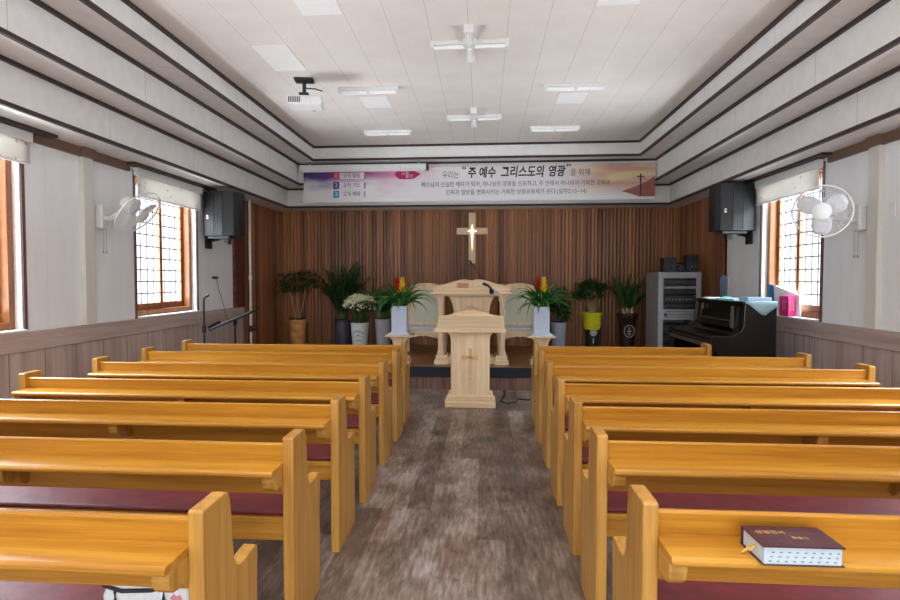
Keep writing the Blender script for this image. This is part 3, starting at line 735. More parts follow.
# G: umbrella plant in a lime over black pot
Gp = pot('umbrella_plant', 'dark umbrella plant in a lime yellow and black pot with white emblem', 2.04, 10.05, [(.11,0),(.115,.01),(.118,.25),(.128,.36)], plain('black_glaze', (40,42,38), .35), .6, .13)
bm = bmesh.new(); lathe(bm, [(.128,.345),(.142,.40),(.158,.56),(.168,.6),(.17,.615),(.17,.632),(.135,.634),(.1,.6)], 32); obj('lime_rim', bm, plain('lime_glaze', (196,196,30), .35, var=.15, scale=7), Gp, smooth=True)
em = bmesh.new()
for k in range(9):
    a = k*2*PI/9; ball(em, (.045*math.cos(a), -.126, .30+.05*math.sin(a)), .018, 1, (1,.25,1))
ball(em, (0,-.127,.30), .03, 1, (1,.2,1)); tube(em, [(0,-.121,.2),(.0,-.121,.12)], .009, 6)
obj('emblem', em, plain('white_relief', (190,198,190), .6), Gp)
bm = bmesh.new(); bs = bmesh.new(); r = random.Random(21)
for k in range(20):
    a = r.uniform(0,2*PI); q = r.uniform(.05,.22); x_, y_ = q*math.cos(a), q*math.sin(a)*.8; hh = r.uniform(.88,1.16)
    tube(bs, [(x_*.2,y_*.2,.62),(x_*.5,y_*.5,.75),(x_,y_,hh)], .005, 5); crown_cluster(bm, r, (x_,y_,hh), .13, 24, .13, .055, .1, .5)
for k in range(5): crown_cluster(bm, r, (-.3+.04*k, 0, .9+.05*k), .1, 14, .12, .05, -.1, .5)
obj('stem', bs, 'stem', Gp, smooth=True); obj('foliage', bm, 'leaf', Gp, smooth='leaf')
# H: sword-leaved plant in a dark brown pot
Hp = pot('sword_leaf_plant', 'sword-leaved plant in a dark brown pot with round white emblem beside the rack', 2.615, 10.0, [(.115,0),(.12,.01),(.118,.1),(.13,.25),(.145,.42),(.155,.53),(.165,.54),(.17,.555),(.17,.62),(.145,.622)], plain('dark_brown_glaze', (50,36,36), .3, var=.2, scale=12), .61, .14)
em = bmesh.new(); tube(em, [(.082*math.cos(a), -.148+.012*abs(math.cos(a)), .33+.1*math.sin(a)) for a in [2*PI*i/28 for i in range(28)]], .006, 6, True)
tube(em, [(-.035,-.146,.33),(.035,-.146,.33)], .006, 6); tube(em, [(0,-.146,.26),(0,-.15,.40)], .006, 6); tube(em, [(-.03,-.142,.28),(0,-.146,.3),(.03,-.142,.28)], .005, 6)
obj('emblem', em, plain('white_relief_b', (190,190,190), .6), Hp)
bm = bmesh.new(); bs = bmesh.new(); r = random.Random(6)
for cx_, cy_ in ((-.06,0),(.07,0),(.0,.05)):
    tube(bs, [(cx_,cy_,.6),(cx_*1.1,cy_,.72),(cx_*1.2,cy_,.78)], [.03,.026,.018], 8)
    for k in range(15):
        a = r.uniform(0,2*PI); leaf(bm, (cx_*1.1,cy_,.70), a, r.uniform(.85,1.5), r.uniform(.5,.8), r.uniform(.055,.075), r.uniform(.1,1.1), 7, .3)
leaf(bm, (-.05,-.02,.72), PI, 1.25, .78, .05, .1, 7, .3); leaf(bm, (.06,-.02,.74), 0, .85, .55, .05, .6, 7, .3)
obj('stem', bs, plain('pale_cane', (190,168,128), .6), Hp, smooth=True); obj('sword_leaves', bm, 'leaf', Hp, smooth='leaf')

# ------------------------------------------------------------------ wall cross
wc = thing('wall_cross', 'pale wooden cross with a lit centre hanging on the plank wall', 'cross', (-.015, YB-.025, 2.36))
bm = bmesh.new(); box(bm, -.062,.062,-.05,-.005,-.58,-.06); box(bm, -.062,.062,-.05,-.005,.06,.33); box(bm, -.28,-.062,-.05,-.005,-.06,.06); box(bm, .062,.28,-.05,-.005,-.06,.06); box(bm, -.062,.062,-.05,-.005,-.06,.06)
obj('cross_frame', bm, plain('pale_cross_wood', (222,192,156), .45), wc, bev=.004)
bm = bmesh.new(); prism(bm, [(0,-.36),(.018,-.06),(.024,-.024),(.09,0),(.024,.024),(.018,.05),(0,.13),(-.018,.05),(-.024,.024),(-.09,0),(-.024,-.024),(-.018,-.06)], 'y', -.058,-.049)
obj('light_strip', bm, 'glow', wc)

# ------------------------------------------------------------------ banner and screen case
def mat_banner():
    m, nt, b = newmat('printed_banner_vinyl'); setb(b, .5, 0, .3); N, L = nt.nodes, nt.links
    tc = N.new('ShaderNodeTexCoord'); sp = N.new('ShaderNodeSeparateXYZ'); L.new(tc.outputs['Object'], sp.inputs[0])
    nz = N.new('ShaderNodeTexNoise'); nz.inputs['Scale'].default_value = 1.; nz.inputs['Detail'].default_value = 3
    mp = N.new('ShaderNodeMapping'); mp.inputs['Scale'].default_value = (1.2, 1, 5); mp.inputs['Rotation'].default_value = (0, .12, 0); L.new(tc.outputs['Object'], mp.inputs['Vector']); L.new(mp.outputs[0], nz.inputs['Vector'])
    def math_(op, a, b_, clamp=False):
        n_ = N.new('ShaderNodeMath'); n_.operation = op; n_.use_clamp = clamp
        for i, v in enumerate((a, b_)):
            if isinstance(v, (int, float)): n_.inputs[i].default_value = v
            else: L.new(v, n_.inputs[i])
        return n_.outputs[0]
    x, z = sp.outputs['X'], sp.outputs['Z']
    # left wash: blue to purple to pink, fading out downwards
    tx = math_('ADD', math_('DIVIDE', x, 2.3), math_('MULTIPLY', math_('SUBTRACT', nz.outputs['Fac'], .5), .35))
    r = N.new('ShaderNodeValToRGB'); e = r.color_ramp.elements
    e[0].position = 0; e[0].color = lin((48,50,120)); e[1].position = 1; e[1].color = lin((226,222,224))
    k = e.new(.22); k.color = lin((104,72,140)); k = e.new(.42); k.color = lin((150,84,150)); k = e.new(.62); k.color = lin((212,136,170)); k = e.new(.82); k.color = lin((222,190,206))
    L.new(tx, r.inputs['Fac'])
    f = math_('MULTIPLY', math_('ADD', math_('SUBTRACT', z, .2), math_('MULTIPLY', math_('SUBTRACT', nz.outputs['Fac'], .5), .55)), 4.2, True)
    base = lin((222,222,224))
    mx = N.new('ShaderNodeMix'); mx.data_type = 'RGBA'; L.new(f, mx.inputs[0]); mx.inputs[6].default_value = base; L.new(r.outputs['Color'], mx.inputs[7])
    # right wash: peach sky with a yellow cloud
    g = math_('MULTIPLY', math_('ADD', math_('SUBTRACT', x, 4.15), math_('MULTIPLY', math_('SUBTRACT', nz.outputs['Fac'], .5), .8)), 1.3, True)
    g2 = math_('MULTIPLY', g, math_('MULTIPLY', math_('SUBTRACT', z, .06), 5., True))
    r2 = N.new('ShaderNodeValToRGB'); e = r2.color_ramp.elements
    e[0].position = .2; e[0].color = lin((214,164,146)); e[1].position = .62; e[1].color = lin((226,206,160))
    k = e.new(.42); k.color = lin((206,160,148))
    L.new(nz.outputs['Fac'], r2.inputs['Fac'])
    m2 = N.new('ShaderNodeMix'); m2.data_type = 'RGBA'; L.new(g2, m2.inputs[0]); L.new(mx.outputs[2], m2.inputs[6]); L.new(r2.outputs['Color'], m2.inputs[7])
    L.new(m2.outputs[2], b.inputs['Base Color'])
    return m
BX0, BX1, BZ0, BZ1, BY = -2.812, 2.912, 2.775, 3.345, 9.56
bn = thing('banner', 'long printed banner with handwritten Korean lettering hung above the plank wall', 'banner', (BX0, BY, BZ0))
bxo('banner_sheet', 0, BX1-BX0, -.004, 0, .0, BZ1-BZ0, mat_banner(), bn)
W = BX1-BX0
def bpos(px, py):   # place on the sheet, measured in the photo's own proportions across the banner
    return (px-303.5)/(655-303.5)*W, (203.-py)/(203.-164.5)*(BZ1-BZ0)
ink_d = plain('dark_plum_ink', (46,30,48), .6); ink_g = plain('grey_ink', (96,92,100), .6)
def bt_(body, px, py, size, mat, shear=0., offset=0., wpx=None, name='lettering'):
    x, z = bpos(px, py); o = text(name, body, size, mat, bn, (x, -.0085, z), shear=shear, offset=offset, ext=.0008)
    if wpx:
        xs = [v.co.x for v in o.data.vertices]; o.scale.x = wpx/(655-303.5)*W/(max(xs)-min(xs))
    return o
bt_('우리는', 454.5, 174.5, .13, ink_g, wpx=16.5)
bt_('\u201c', 467.5, 169.5, .17, ink_d, .1, .003, wpx=4)
bt_('주 예수', 485.5, 172.6, .19, ink_d, .15, .005, wpx=28)
bt_('그리스도의', 526, 172.4, .2, ink_d, .15, .005, wpx=43)
bt_('영광', 559.5, 172.2, .19, ink_d, .15, .005, wpx=16.5)
bt_('\u201d', 571, 168.5, .17, ink_d, .1, .003, wpx=4)
bt_('을 위해', 583, 173.5, .125, ink_g, wpx=19)
bt_('예수님의 신실한 제자가 되어, 하나님의 영광을 선포하고, 주 안에서 하나되어 거룩한 교회로', 518.5, 184.8, .095, ink_g, wpx=187)
bt_('민족과 열방을 변화시키는 거룩한 성령공동체가 된다.(살후2:13~14)', 519.5, 193.6, .092, ink_g, wpx=139)
def bpoly(pts, mat, name, y0=-.0065):
    bm = bmesh.new(); prism(bm, [bpos(*p) for p in pts], 'y', y0, -.003); return obj(name, bm, mat, bn)
wl = plain('white_label_print', (226,218,230), .6, var=.02)
for i, (yy, col, t_) in enumerate(((173.5, (206,84,96), '오직 말씀'), (184, (56,70,140), '오직 기도'), (194, (44,150,176), '오직 예배'))):
    mm = plain('tab_print_%d' % i, col, .6)
    bpoly([(341,yy-3.6),(366.5,yy-3.6),(366.5,yy+3.6),(341,yy+3.6)], wl, 'label_panel')
    bpoly([(334.5,yy-3.9),(340.5,yy-3.9),(340.5,yy+3.5),(334.5,yy+4.6)], mm, 'number_tab', -.0075)
    bpoly([(366.4,yy-2.6),(367.6,yy-3.4),(367.6,yy+3.6),(366.4,yy+4.)], mm, 'label_edge')
    bt_(t_, 353.6, yy, .088, ink_d, wpx=17)
    x, z = bpos(337.5, yy); text('number', str(i+1), .1, wl, bn, (x,-.0085,z), ext=.0008)
bpoly([(398,171.5),(401,169.3),(417.5,169),(424.5,172.6),(417,177.8),(407,178.2),(402.5,178),(398.6,174.4)], plain('magenta_print', (172,32,96), .6), 'magenta_tag')
x, z = bpos(408.5, 171.6); text('lettering', '교회', .07, wl, bn, (x,-.0085,z), ext=.0008)
x, z = bpos(412.5, 175.2); text('lettering', '표어', .07, wl, bn, (x,-.0085,z), ext=.0008)
hill = plain('rust_hill_print', (150,96,84), .6, var=.12, scale=6)
bpoly([(623,194),(630,191.5),(640,187.5),(648,183),(655,178),(655,200),(640,200),(632,197)], hill, 'hill_print')
ckc = plain('dark_cross_print', (74,46,46), .6)
bpoly([(640.6,175.5),(641.9,175.5),(641.9,199),(640.6,199)], ckc, 'cross_print', -.0075); bpoly([(637.5,178),(645,178),(645,179),(637.5,179)], ckc, 'cross_print', -.0075)

scn = thing('projection_screen', 'white retracted projection screen case above the left of the banner', 'screen', (-2.84, 9.46, 3.325))
bm = bmesh.new(); prism(bm, [(-.05,-.05),(.05,-.05),(.055,.0),(.05,.05),(-.04,.05),(-.056,.03),(-.056,-.03)], 'x', 0, 2.1); obj('case', bm, 'white_pl', scn, bev=.008)
bm = bmesh.new(); prism(bm, [(-.06,-.058),(.058,-.058),(.058,.06),(-.06,.06)], 'x', 2.1, 2.13); obj('end_cap', bm, 'black', scn, bev=.005)
bxo('pull_bar', .05,2.06,-.03,-.015,-.068,-.05,'white_pl', scn)
bm = bmesh.new()
for xx in (.15, 1.95): box(bm, xx, xx+.03, -.02,.02,.05, .103)
obj('hanger', bm, 'grey_pl', scn)

# ------------------------------------------------------------------ ceiling lights
def arm(bm, bt, x0, x1, y0, y1):
    box(bm, x0, x1, y0, y1, -.03, 0)
def make_linear(label):
    t = thing('ceiling_light', label, 'ceiling light', (0,0,0), 0, 'strip lights on the ceiling')
    bxo('housing', -.345,.345,-.035,.035,-.035,0,'white_pl', t, bev=.004)
    bm = bmesh.new()
    for y_ in (-.022,.022): tube(bm, [(-.31,y_,-.052),(.31,y_,-.052)], .014, 10)
    obj('tube', bm, 'tube', t, smooth=True)
    for x_ in (-.335,-.015,.305): bxo('socket', x_, x_+.03, -.042,.042,-.068,-.03, 'white_pl', t, bev=.003)
    return t
ll = make_linear('white strip light on the ceiling right of the projector'); ll.location = (-1.11, 6.54, ZC)
copy_thing(ll, (1.195, 6.59, ZC), 'white strip light on the right of the ceiling, nearer of two')
copy_thing(ll, (-1.2, 8.43, ZC), 'white strip light on the ceiling above the banner magenta tag')
copy_thing(ll, (1.19, 8.39, ZC), 'white strip light on the right of the ceiling, farther of two')
def make_cross(label):
    t = thing('ceiling_light', label, 'ceiling light', (0,0,0), 0, 'cross-shaped ceiling lights')
    bm = bmesh.new(); box(bm, -.06,.06,-.06,.06,-.05,0); obj('hub', bm, 'white_pl', t, bev=.006)
    for k in range(4):
        a = k*PI/2; bm = bmesh.new(); box(bm, .06,.345,-.03,.03,-.035,0); box(bm, .32,.355,-.04,.04,-.07,0)
        h_ = obj('arm', bm, 'white_pl', t, bev=.004); h_.rotation_euler = (0,0,a)
        bm = bmesh.new(); tube(bm, [(.05,.0,-.052),(.33,.0,-.052)], .017, 10); obj('tube', bm, 'tube', h_, smooth=True)
    return t
cl = make_cross('cross-shaped white light on the ceiling, larger and nearer one'); cl.location = (.055, 5.34, ZC)
copy_thing(cl, (.058, 7.74, ZC), 'cross-shaped white light on the ceiling, smaller and farther one')

# projector
pj = thing('projector', 'white projector on a dark bracket hanging from the left of the ceiling', 'projector', (-1.75, 6.22, ZC), .15)
bm = bmesh.new(); box(bm, -.1,.1,-.08,.08,-.02,0); tube(bm, [(0,0,-.02),(0,0,-.16)], .022, 10); box(bm, -.05,.05,-.05,.05,-.18,-.15)
for k in range(4):
    a = PI/4+k*PI/2; tube(bm, [(0,0,-.165),(.12*math.cos(a),.1*math.sin(a),-.2)], .009, 6)
tube(bm, [(.02,-.02,-.1),(.12,-.04,-.11),(.2,-.03,-.13)], .008, 6)
obj('bracket', bm, 'steel_dark', pj, bev=.002)
bm = bmesh.new(); box(bm, -.16,.2,-.13,.13,-.3,-.2); pbd = obj('projector_body', bm, 'white_pl', pj, bev=.02)
bm = bmesh.new(); lathe(bm, [(.045,-.0),(.045,.02),(.035,.025)], 16); o = obj('lens', bm, 'black_gloss', pj, smooth=True); o.location = (.08,.13,-.25); o.rotation_euler = (-PI/2,0,0)
bm = bmesh.new()
for k in range(6): box(bm, -.15+k*.022, -.138+k*.022, -.1315,-.129,-.28,-.22)
obj('connector_panel', bm, 'steel_dark', pbd)

# ------------------------------------------------------------------ wall fans
def wall_fan(label, wall_x, y, z, head, normal, R_=.222):
    s = 1 if wall_x > 0 else -1
    t = thing('wall_fan', label, 'fan', (wall_x, y, z), 0, 'white wall fans')
    a, b = sorted((0, -s*.075)); bxo('wall_mount', a, b, -.06,.06,-.14,.1,'white_pl', t, bev=.015)
    H = Vector(head)-Vector((wall_x,y,z)); Nn = Vector(normal).normalized()
    back = H-Nn*.17
    bm = bmesh.new(); tube(bm, [(-s*.06,0,-.03), Vector((-s*.12,0,-.04)), back+Vector((0,0,-.06)), back], [.028,.026,.026,.03], 10); obj('arm', bm, 'white_pl', t, smooth=True)
    # orientation frame
    up = Vector((0,0,1)); u = up.cross(Nn).normalized(); v = Nn.cross(u)
    mt = Matrix((( u.x, v.x, Nn.x, H.x), (u.y, v.y, Nn.y, H.y), (u.z, v.z, Nn.z, H.z), (0,0,0,1)))
    bm = bmesh.new(); lathe(bm, [(.03,-.19),(.06,-.18),(.07,-.12),(.065,-.05),(.04,-.045)], 20); o = obj('motor', bm, 'white_pl', t, smooth=True); o.matrix_local = mt
    bm = bmesh.new()
    tube(bm, [(R_*math.cos(2*PI*i/40), R_*math.sin(2*PI*i/40), 0) for i in range(40)], .0075, 8, True)
    for k in range(54):
        a = 2*PI*k/54
        for sg in (1,-1):
            tube(bm, [(.05*math.cos(a), .05*math.sin(a), sg*.065), (.16*math.cos(a), .16*math.sin(a), sg*.055), (R_*math.cos(a), R_*math.sin(a), 0)], .0012, 4)
    for rr, zz in ((.11,.06),(.175,.05)):
        for sg in (1,-1): tube(bm, [(rr*math.cos(2*PI*i/32), rr*math.sin(2*PI*i/32), sg*zz) for i in range(32)], .0016, 4, True)
    o = obj('guard', bm, 'white_pl', t, smooth=True); o.matrix_local = mt
    for k in range(3):
        bm = bmesh.new(); rows = []
        for i in range(7):
            q = i/6; rr = .035+.165*q; wv = .045+.11*math.sin(PI*(.12+.75*q))
            rows.append([bm.verts.new((rr, (j/4-.5)*wv, .03*(j/4-.5))) for j in range(5)])
        for A_, B_ in zip(rows, rows[1:]):
            for j in range(4): bm.faces.new((A_[j],A_[j+1],B_[j+1],B_[j]))
        o = obj('blade', bm, plain('pale_blade', (214,220,226), .3), t, smooth='leaf')
        md = o.modifiers.new('thick','SOLIDIFY'); md.thickness = .002
        o.matrix_local = mt @ Matrix.Rotation(k*2*PI/3+.5, 4, 'Z')
    bm = bmesh.new(); lathe(bm, [(.0,.078),(.045,.076),(.072,.066),(.072,.06),(.03,.058)], 22); o = obj('hub_cap', bm, 'white_pl', t, smooth=True); o.matrix_local = mt
    for k, yy in enumerate((-.025,.025)):
        bm = bmesh.new(); tube(bm, [(-s*.06,yy,-.13),(-s*.06,yy,-.36)], .0025, 5); tube(bm, [(-s*.06,yy,-.36),(-s*.06,yy,-.385)], .007, 6); obj('pull_cord', bm, 'grey_pl', t)
wall_fan('white wall fan on the left wall, turned towards the window', -XW, 5.56, 2.14, (-3.2, 5.48, 2.15), (.745,-.05,-.65), .25)
wall_fan('white wall fan on the right wall, facing the camera', XW, 5.63, 2.08, (3.13, 5.33, 2.09), (-.52, -.85, -.08))

# ------------------------------------------------------------------ loudspeakers on the walls
def speaker(label, loc, rz, s):
    t = thing('wall_speaker', label, 'speaker', loc, rz, 'black wall speakers')
    w = .25; pl = [(-w,.16),(-w,-.05),(-.2,-.12),(-.06,-.15),(.06,-.15),(.2,-.12),(w,-.05),(w,.16)]
    bm = bmesh.new(); prism(bm, pl, 'z', 0, .6); obj('cabinet', bm, 'black_soft', t, bev=.008)
    bm = bmesh.new()
    for (xa,ya),(xb,yb) in ((pl[2],pl[3]),(pl[4],pl[5])): tube(bm, [(xa,ya-.002,.01),(xa,ya-.002,.59)], .004, 6); tube(bm, [(xb,yb-.002,.01),(xb,yb-.002,.59)], .004, 6)
    obj('grille_seam', bm, 'black', t)
    bm = bmesh.new(); box(bm, -.012,.012,-.006,.0,-.025,.025); bg_ = obj('badge', bm, plain('white_badge', (226,220,214), .5), t, loc=(-.15,-.134,.25), rot=(0,0,-.28))
    bm = bmesh.new(); box(bm, -.007,.007,-.008,-.005,-.008,.014); obj('badge_mark', bm, plain('red_badge', (190,70,60), .5), bg_)
    bm = bmesh.new(); box(bm, -.17,.13,-.1,.14,-.035,0); box(bm, -.03,.03,.1,.2,-.1,.0); obj('bracket', bm, 'steel_dark', t, bev=.004)
    return t
sp1 = speaker('large black faceted speaker high on the left wall', (-3.37, 7.72, 2.085), .0, -1)
bm = bmesh.new(); tube(bm, [(-.1,.1,-.03),(-.25,.15,-.05)], .02, 8); box(bm, -.29,-.262,.06,.22,-.16,.1); obj('wall_arm', bm, 'steel_dark', sp1)
sp2 = copy_thing(sp1, (3.385, 7.76, 2.115), 'large black faceted speaker high on the right wall')
for c_ in list(sp2.children):
    if c_.name.startswith('wall_arm'): bpy.data.objects.remove(c_)
bm = bmesh.new(); tube(bm, [(.1,.1,-.03),(.24,.15,-.05)], .02, 8); box(bm, .25,.274,.06,.22,-.16,.1); obj('wall_arm', bm, 'steel_dark', sp2)
sp1.rotation_euler = (0,0,.0); sp2.rotation_euler = (0,0,0)

# ------------------------------------------------------------------ equipment rack with small speakers on top
rk = thing('equipment_rack', 'grey steel equipment rack with glass front standing by the plank wall', 'rack', (3.15, 9.38, .3))
bm = bmesh.new()
box(bm, -.315,-.295,-.33,.33,0,1.3); box(bm, .295,.315,-.33,.33,0,1.3); box(bm, -.315,.315,-.33,.33,1.28,1.305); box(bm, -.315,.315,.31,.33,0,1.28); box(bm, -.315,.315,-.33,.33,0,.05)
obj('cabinet', bm, 'steel', rk, bev=.004)
bm = bmesh.new()
box(bm, -.315,-.24,-.345,-.33,0,1.3); box(bm, .24,.315,-.345,-.33,0,1.3); box(bm, -.24,.24,-.345,-.33,1.21,1.3); box(bm, -.24,.24,-.345,-.33,.58,.74); box(bm, -.24,.24,-.345,-.33,0,.05)
fr = obj('front_frame', bm, 'steel', rk, bev=.003)
bm = bmesh.new()
for z_ in (.62,.66,.70): box(bm, -.2,.22,-.349,-.344,z_,z_+.008)
box(bm, -.225,-.185,-.352,-.344,.63,.68)
obj('vent_slots', bm, 'steel_dark', fr)
for z0, z1, mt_ in ((.76,.82,'steel_dark'),(.83,.95,'steel_dark'),(.97,1.03,'black'),(1.05,1.09,'steel'),(1.11,1.19,'steel_dark'),(.08,.2,'steel_dark'),(.22,.34,'black'),(.36,.5,'steel_dark')):
    u_ = bxo('rack_unit', -.285,.285,-.29,.1,z0,z1,mt_, rk, bev=.004)
    bm = bmesh.new()
    for k in range(10):
        xx = -.23+k*.05; tube(bm, [(xx,-.29,(z0+z1)/2),(xx,-.303,(z0+z1)/2)], .012 if z1-z0 > .1 else .008, 8)
    obj('control_knob', bm, 'grey_dark' if z0 not in (.83,) else 'steel', u_)
bm = bmesh.new(); box(bm, -.235,-.22,-.338,-.334,.745,1.205)
obj('door_stile', bm, 'steel_dark', rk)
def box_speaker(label, x, w, h):
    t = thing('bookshelf_speaker', label, 'speaker', (x, 9.28, 1.6055), 0, 'small speakers on the equipment rack')
    bxo('cabinet', -w/2, w/2, -.1,.1,0,h,'black', t, bev=.006)
    for z_, r_ in ((.32*h,.36*w),(.76*h,.2*w)):
        bm = bmesh.new(); lathe(bm, [(r_,0),(r_,.008),(r_*.8,.01),(r_*.5,.003),(r_*.2,.012),(.002,.014)], 18); o = obj('driver_cone', bm, 'steel_dark', t, smooth=True); o.location = (0,-.1,z_); o.rotation_euler = (PI/2,0,0)
box_speaker('small black speaker on the rack, left one', 3.05, .19, .225)
box_speaker('small black speaker on the rack, right taller one', 3.385, .17, .265)
hx = thing('audio_device', 'small black device between the two speakers on the rack', 'device', (3.215, 9.28, 1.6055))
bxo('body', -.07,.08,-.06,.06,0,.1,'black', hx, bev=.01); bm = bmesh.new(); lathe(bm, [(.045,0),(.045,.05),(.03,.052)], 16); o = obj('lens', bm, 'steel_dark', hx, smooth=True); o.location = (0,-.06,.055); o.rotation_euler = (PI/2,0,0)
bm = bmesh.new(); tube(bm, [(-.05,0,.1),(-.05,0,.14),(.05,0,.14),(.05,0,.1)], .012, 8); obj('handle', bm, 'black', hx, smooth=True)

# ------------------------------------------------------------------ piano
pn = thing('upright_piano', 'black upright piano facing the aisle beside the right wall', 'piano', (3.26, 6.34, 0))
# local: x from -.66 (front) to 0 (back); y from 0 (near end) to 1.46
side = [(0,.02),(0,1.235),(-.32,1.235),(-.325,1.2),(-.335,1.0),(-.36,.94),(-.42,.905),(-.52,.895),(-.63,.895),(-.66,.88),(-.662,.76),(-.64,.73),(-.60,.72),(-.585,.5),(-.585,.1),(-.6,.08),(-.6,.02)]
for y0 in (0, 1.42):
    bm = bmesh.new(); prism(bm, side, 'y', y0, y0+.04); obj('side_panel', bm, 'black_gloss', pn, bev=.006)
bxo('lid', -.35,.01,-.012,1.472,1.235,1.258,'black_gloss', pn, bev=.005)
bxo('back_panel', -.03,-.005,.04,1.42,.02,1.23,'black_gloss', pn)
bm = bmesh.new(); prism(bm, [(-.27,1.235),(-.30,1.235),(-.315,.95),(-.28,.95)], 'y', .04,1.42); up_ = obj('upper_panel', bm, 'black_gloss', pn)
bm = bmesh.new(); prism(bm, [(-.325,1.13),(-.34,1.13),(-.36,.97),(-.345,.965)], 'y', .3,1.16); box(bm, -.375,-.34,.3,1.16,.965,.98); obj('music_desk', bm, 'black_gloss', up_, bev=.003)
bm = bmesh.new()
for y0 in (.28,1.16): box(bm, -.345,-.315,y0,y0+.02,.96,1.2)
box(bm, -.352,-.345,.3,1.16,1.03,1.042)
obj('desk_trim', bm, plain('grey_highlight_metal', (92,86,80), .35), up_)
bm = bmesh.new(); prism(bm, [(-.3,.955),(-.32,.965),(-.42,.90),(-.61,.885),(-.63,.87),(-.63,.85),(-.3,.85)], 'y', .04,1.42); obj('fallboard', bm, 'black_gloss', pn, bev=.006)
bxo('key_bed', -.64,-.05,.04,1.42,.755,.845,'black_gloss', pn, bev=.004)
bxo('key_slip', -.655,-.64,.04,1.42,.76,.80, plain('painted_edge_highlight', (84,74,68), .4), pn, bev=.002)  # lighter tone paints in the highlight along the key bed's lower edge
bxo('lower_panel', -.31,-.285,.04,1.42,.12,.755,'black_gloss', pn)
bxo('toe_rail', -.34,-.02,.04,1.42,.02,.12,'black_gloss', pn)
for y0 in (.05,1.36): bxo('leg', -.61,-.55,y0,y0+.05,.08,.755,'black_gloss', pn, bev=.005)
bm = bmesh.new()
for k in (-1,0,1): box(bm, -.46,-.34,.71+k*.09,.75+k*.09,.06,.075)
obj('pedal', bm, plain('brass', (190,150,70), .3, metal=1.), pn, bev=.003)
for x_, y_ in ((-.05,.06),(-.05,1.4),(-.55,.06),(-.55,1.4)):
    bm = bmesh.new(); tube(bm, [(x_,y_-.015,.021),(x_,y_+.015,.021)], .02, 12); obj('caster', bm, 'steel_dark', pn, smooth=True)

# cloth over the near end of the piano with a hanging corner
M['cloth'] = plain('pale_blue_cloth', (166,200,216), .85, var=.08, scale=25, bump=.15)
bm = bmesh.new()
g = []
for i in range(9):
    x_ = 2.93+(3.262-2.93)*i/8
    g.append([bm.verts.new((x_, 6.33+.38*j/8, 1.2605+.002*math.sin(i*1.7+j))) for j in range(9)])
for i in range(8):
    for j in range(8): bm.faces.new((g[i][j],g[i+1][j],g[i+1][j+1],g[i][j+1]))
tri = []
for i in range(9):
    x_ = 2.93+(3.262-2.93)*i/8; d = .155*(1-abs(i-4.6)/4.6) if i < 8.9 else 0
    d = max(.012, d); tri.append([bm.verts.new((x_, 6.322-.004*math.sin(i*2)*k_, 1.2605-d*k_)) for k_ in (.33,.66,1)])
for i in range(8):
    bm.faces.new((g[i+1][0],g[i][0],tri[i][0],tri[i+1][0]))
    for k_ in range(2): bm.faces.new((tri[i+1][k_],tri[i][k_],tri[i][k_+1],tri[i+1][k_+1]))
cl_ = obj('lace_cloth', bm, 'cloth', smooth='leaf'); tag(cl_, 'pale blue cloth hanging in a triangle over the near end of the piano', 'cloth')
md = cl_.modifiers.new('thick','SOLIDIFY'); md.thickness = .003; md.offset = 1
def flat_book(label, x, y, z, w, d, h, rz, col, cat='book', pages=True):
    t = thing('book', label, cat, (x,y,z), rz, 'books on the piano')
    bm = bmesh.new(); box(bm, -w/2,w/2,-d/2,d/2,0,.003); box(bm, -w/2,w/2,-d/2,d/2,h-.003,h); box(bm, -w/2,-w/2+.004,-d/2,d/2,0,h)
    obj('cover', bm, plain('book_cover', col, .5), t)
    bxo('page_block', -w/2+.004, w/2-.006, -d/2+.005, d/2-.005, .003, h-.003, plain('book_pages', (222,226,230), .8), t)
flat_book('pale blue hymn book lying on the cloth at the near end of the piano', 3.12, 6.52, 1.267, .26, .2, .036, .06, (150,196,220))
flat_book('thin white and teal book lying flat at the middle of the piano', 3.06, 6.88, 1.2585, .24, .3, .02, .2, (160,206,214))
flat_book('white music folder lying on the piano beside the green cloth', 3.02, 7.40, 1.2585, .2, .28, .015, -.1, (220,226,228))
bm = bmesh.new(); r = random.Random(3); gg = []
for i in range(9):
    gg.append([bm.verts.new((2.98+.18*i/8, 7.07+.16*j/8, 1.2585+.028*(math.sin(PI*i/8)*math.sin(PI*j/8))+r.uniform(0,.008))) for j in range(9)])
for i in range(8):
    for j in range(8): bm.faces.new((gg[i][j],gg[i+1][j],gg[i+1][j+1],gg[i][j+1]))
gc = obj('green_cloth', bm, plain('teal_green_cloth', (30,128,112), .8, var=.15), smooth='leaf'); tag(gc, 'crumpled teal green cloth lying on the piano top', 'cloth')
md = gc.modifiers.new('thick','SOLIDIFY'); md.thickness = .004; md.offset = 1
# table mirror standing on the piano
mr = thing('table_mirror', 'dark rounded stand mirror upright on the far end of the piano', 'mirror', (3.2, 7.56, 1.2585), .0); mr.scale = (.9,1,1.12)
bm = bmesh.new(); prism(bm, [(-.045,.015),(.045,.015),(.055,.18)]+[(.055*math.cos(a), .21+.05*math.sin(a)) for a in [PI*i/10 for i in range(11)]]+[(-.055,.18)], 'y', -.012,.012); obj('frame', bm, plain('slate_plastic', (36,40,48), .8, spec=.2), mr, bev=.004)
bm = bmesh.new(); box(bm, -.05,.05,-.05,.05,0,.016); obj('base', bm, 'steel_dark', mr, bev=.004)

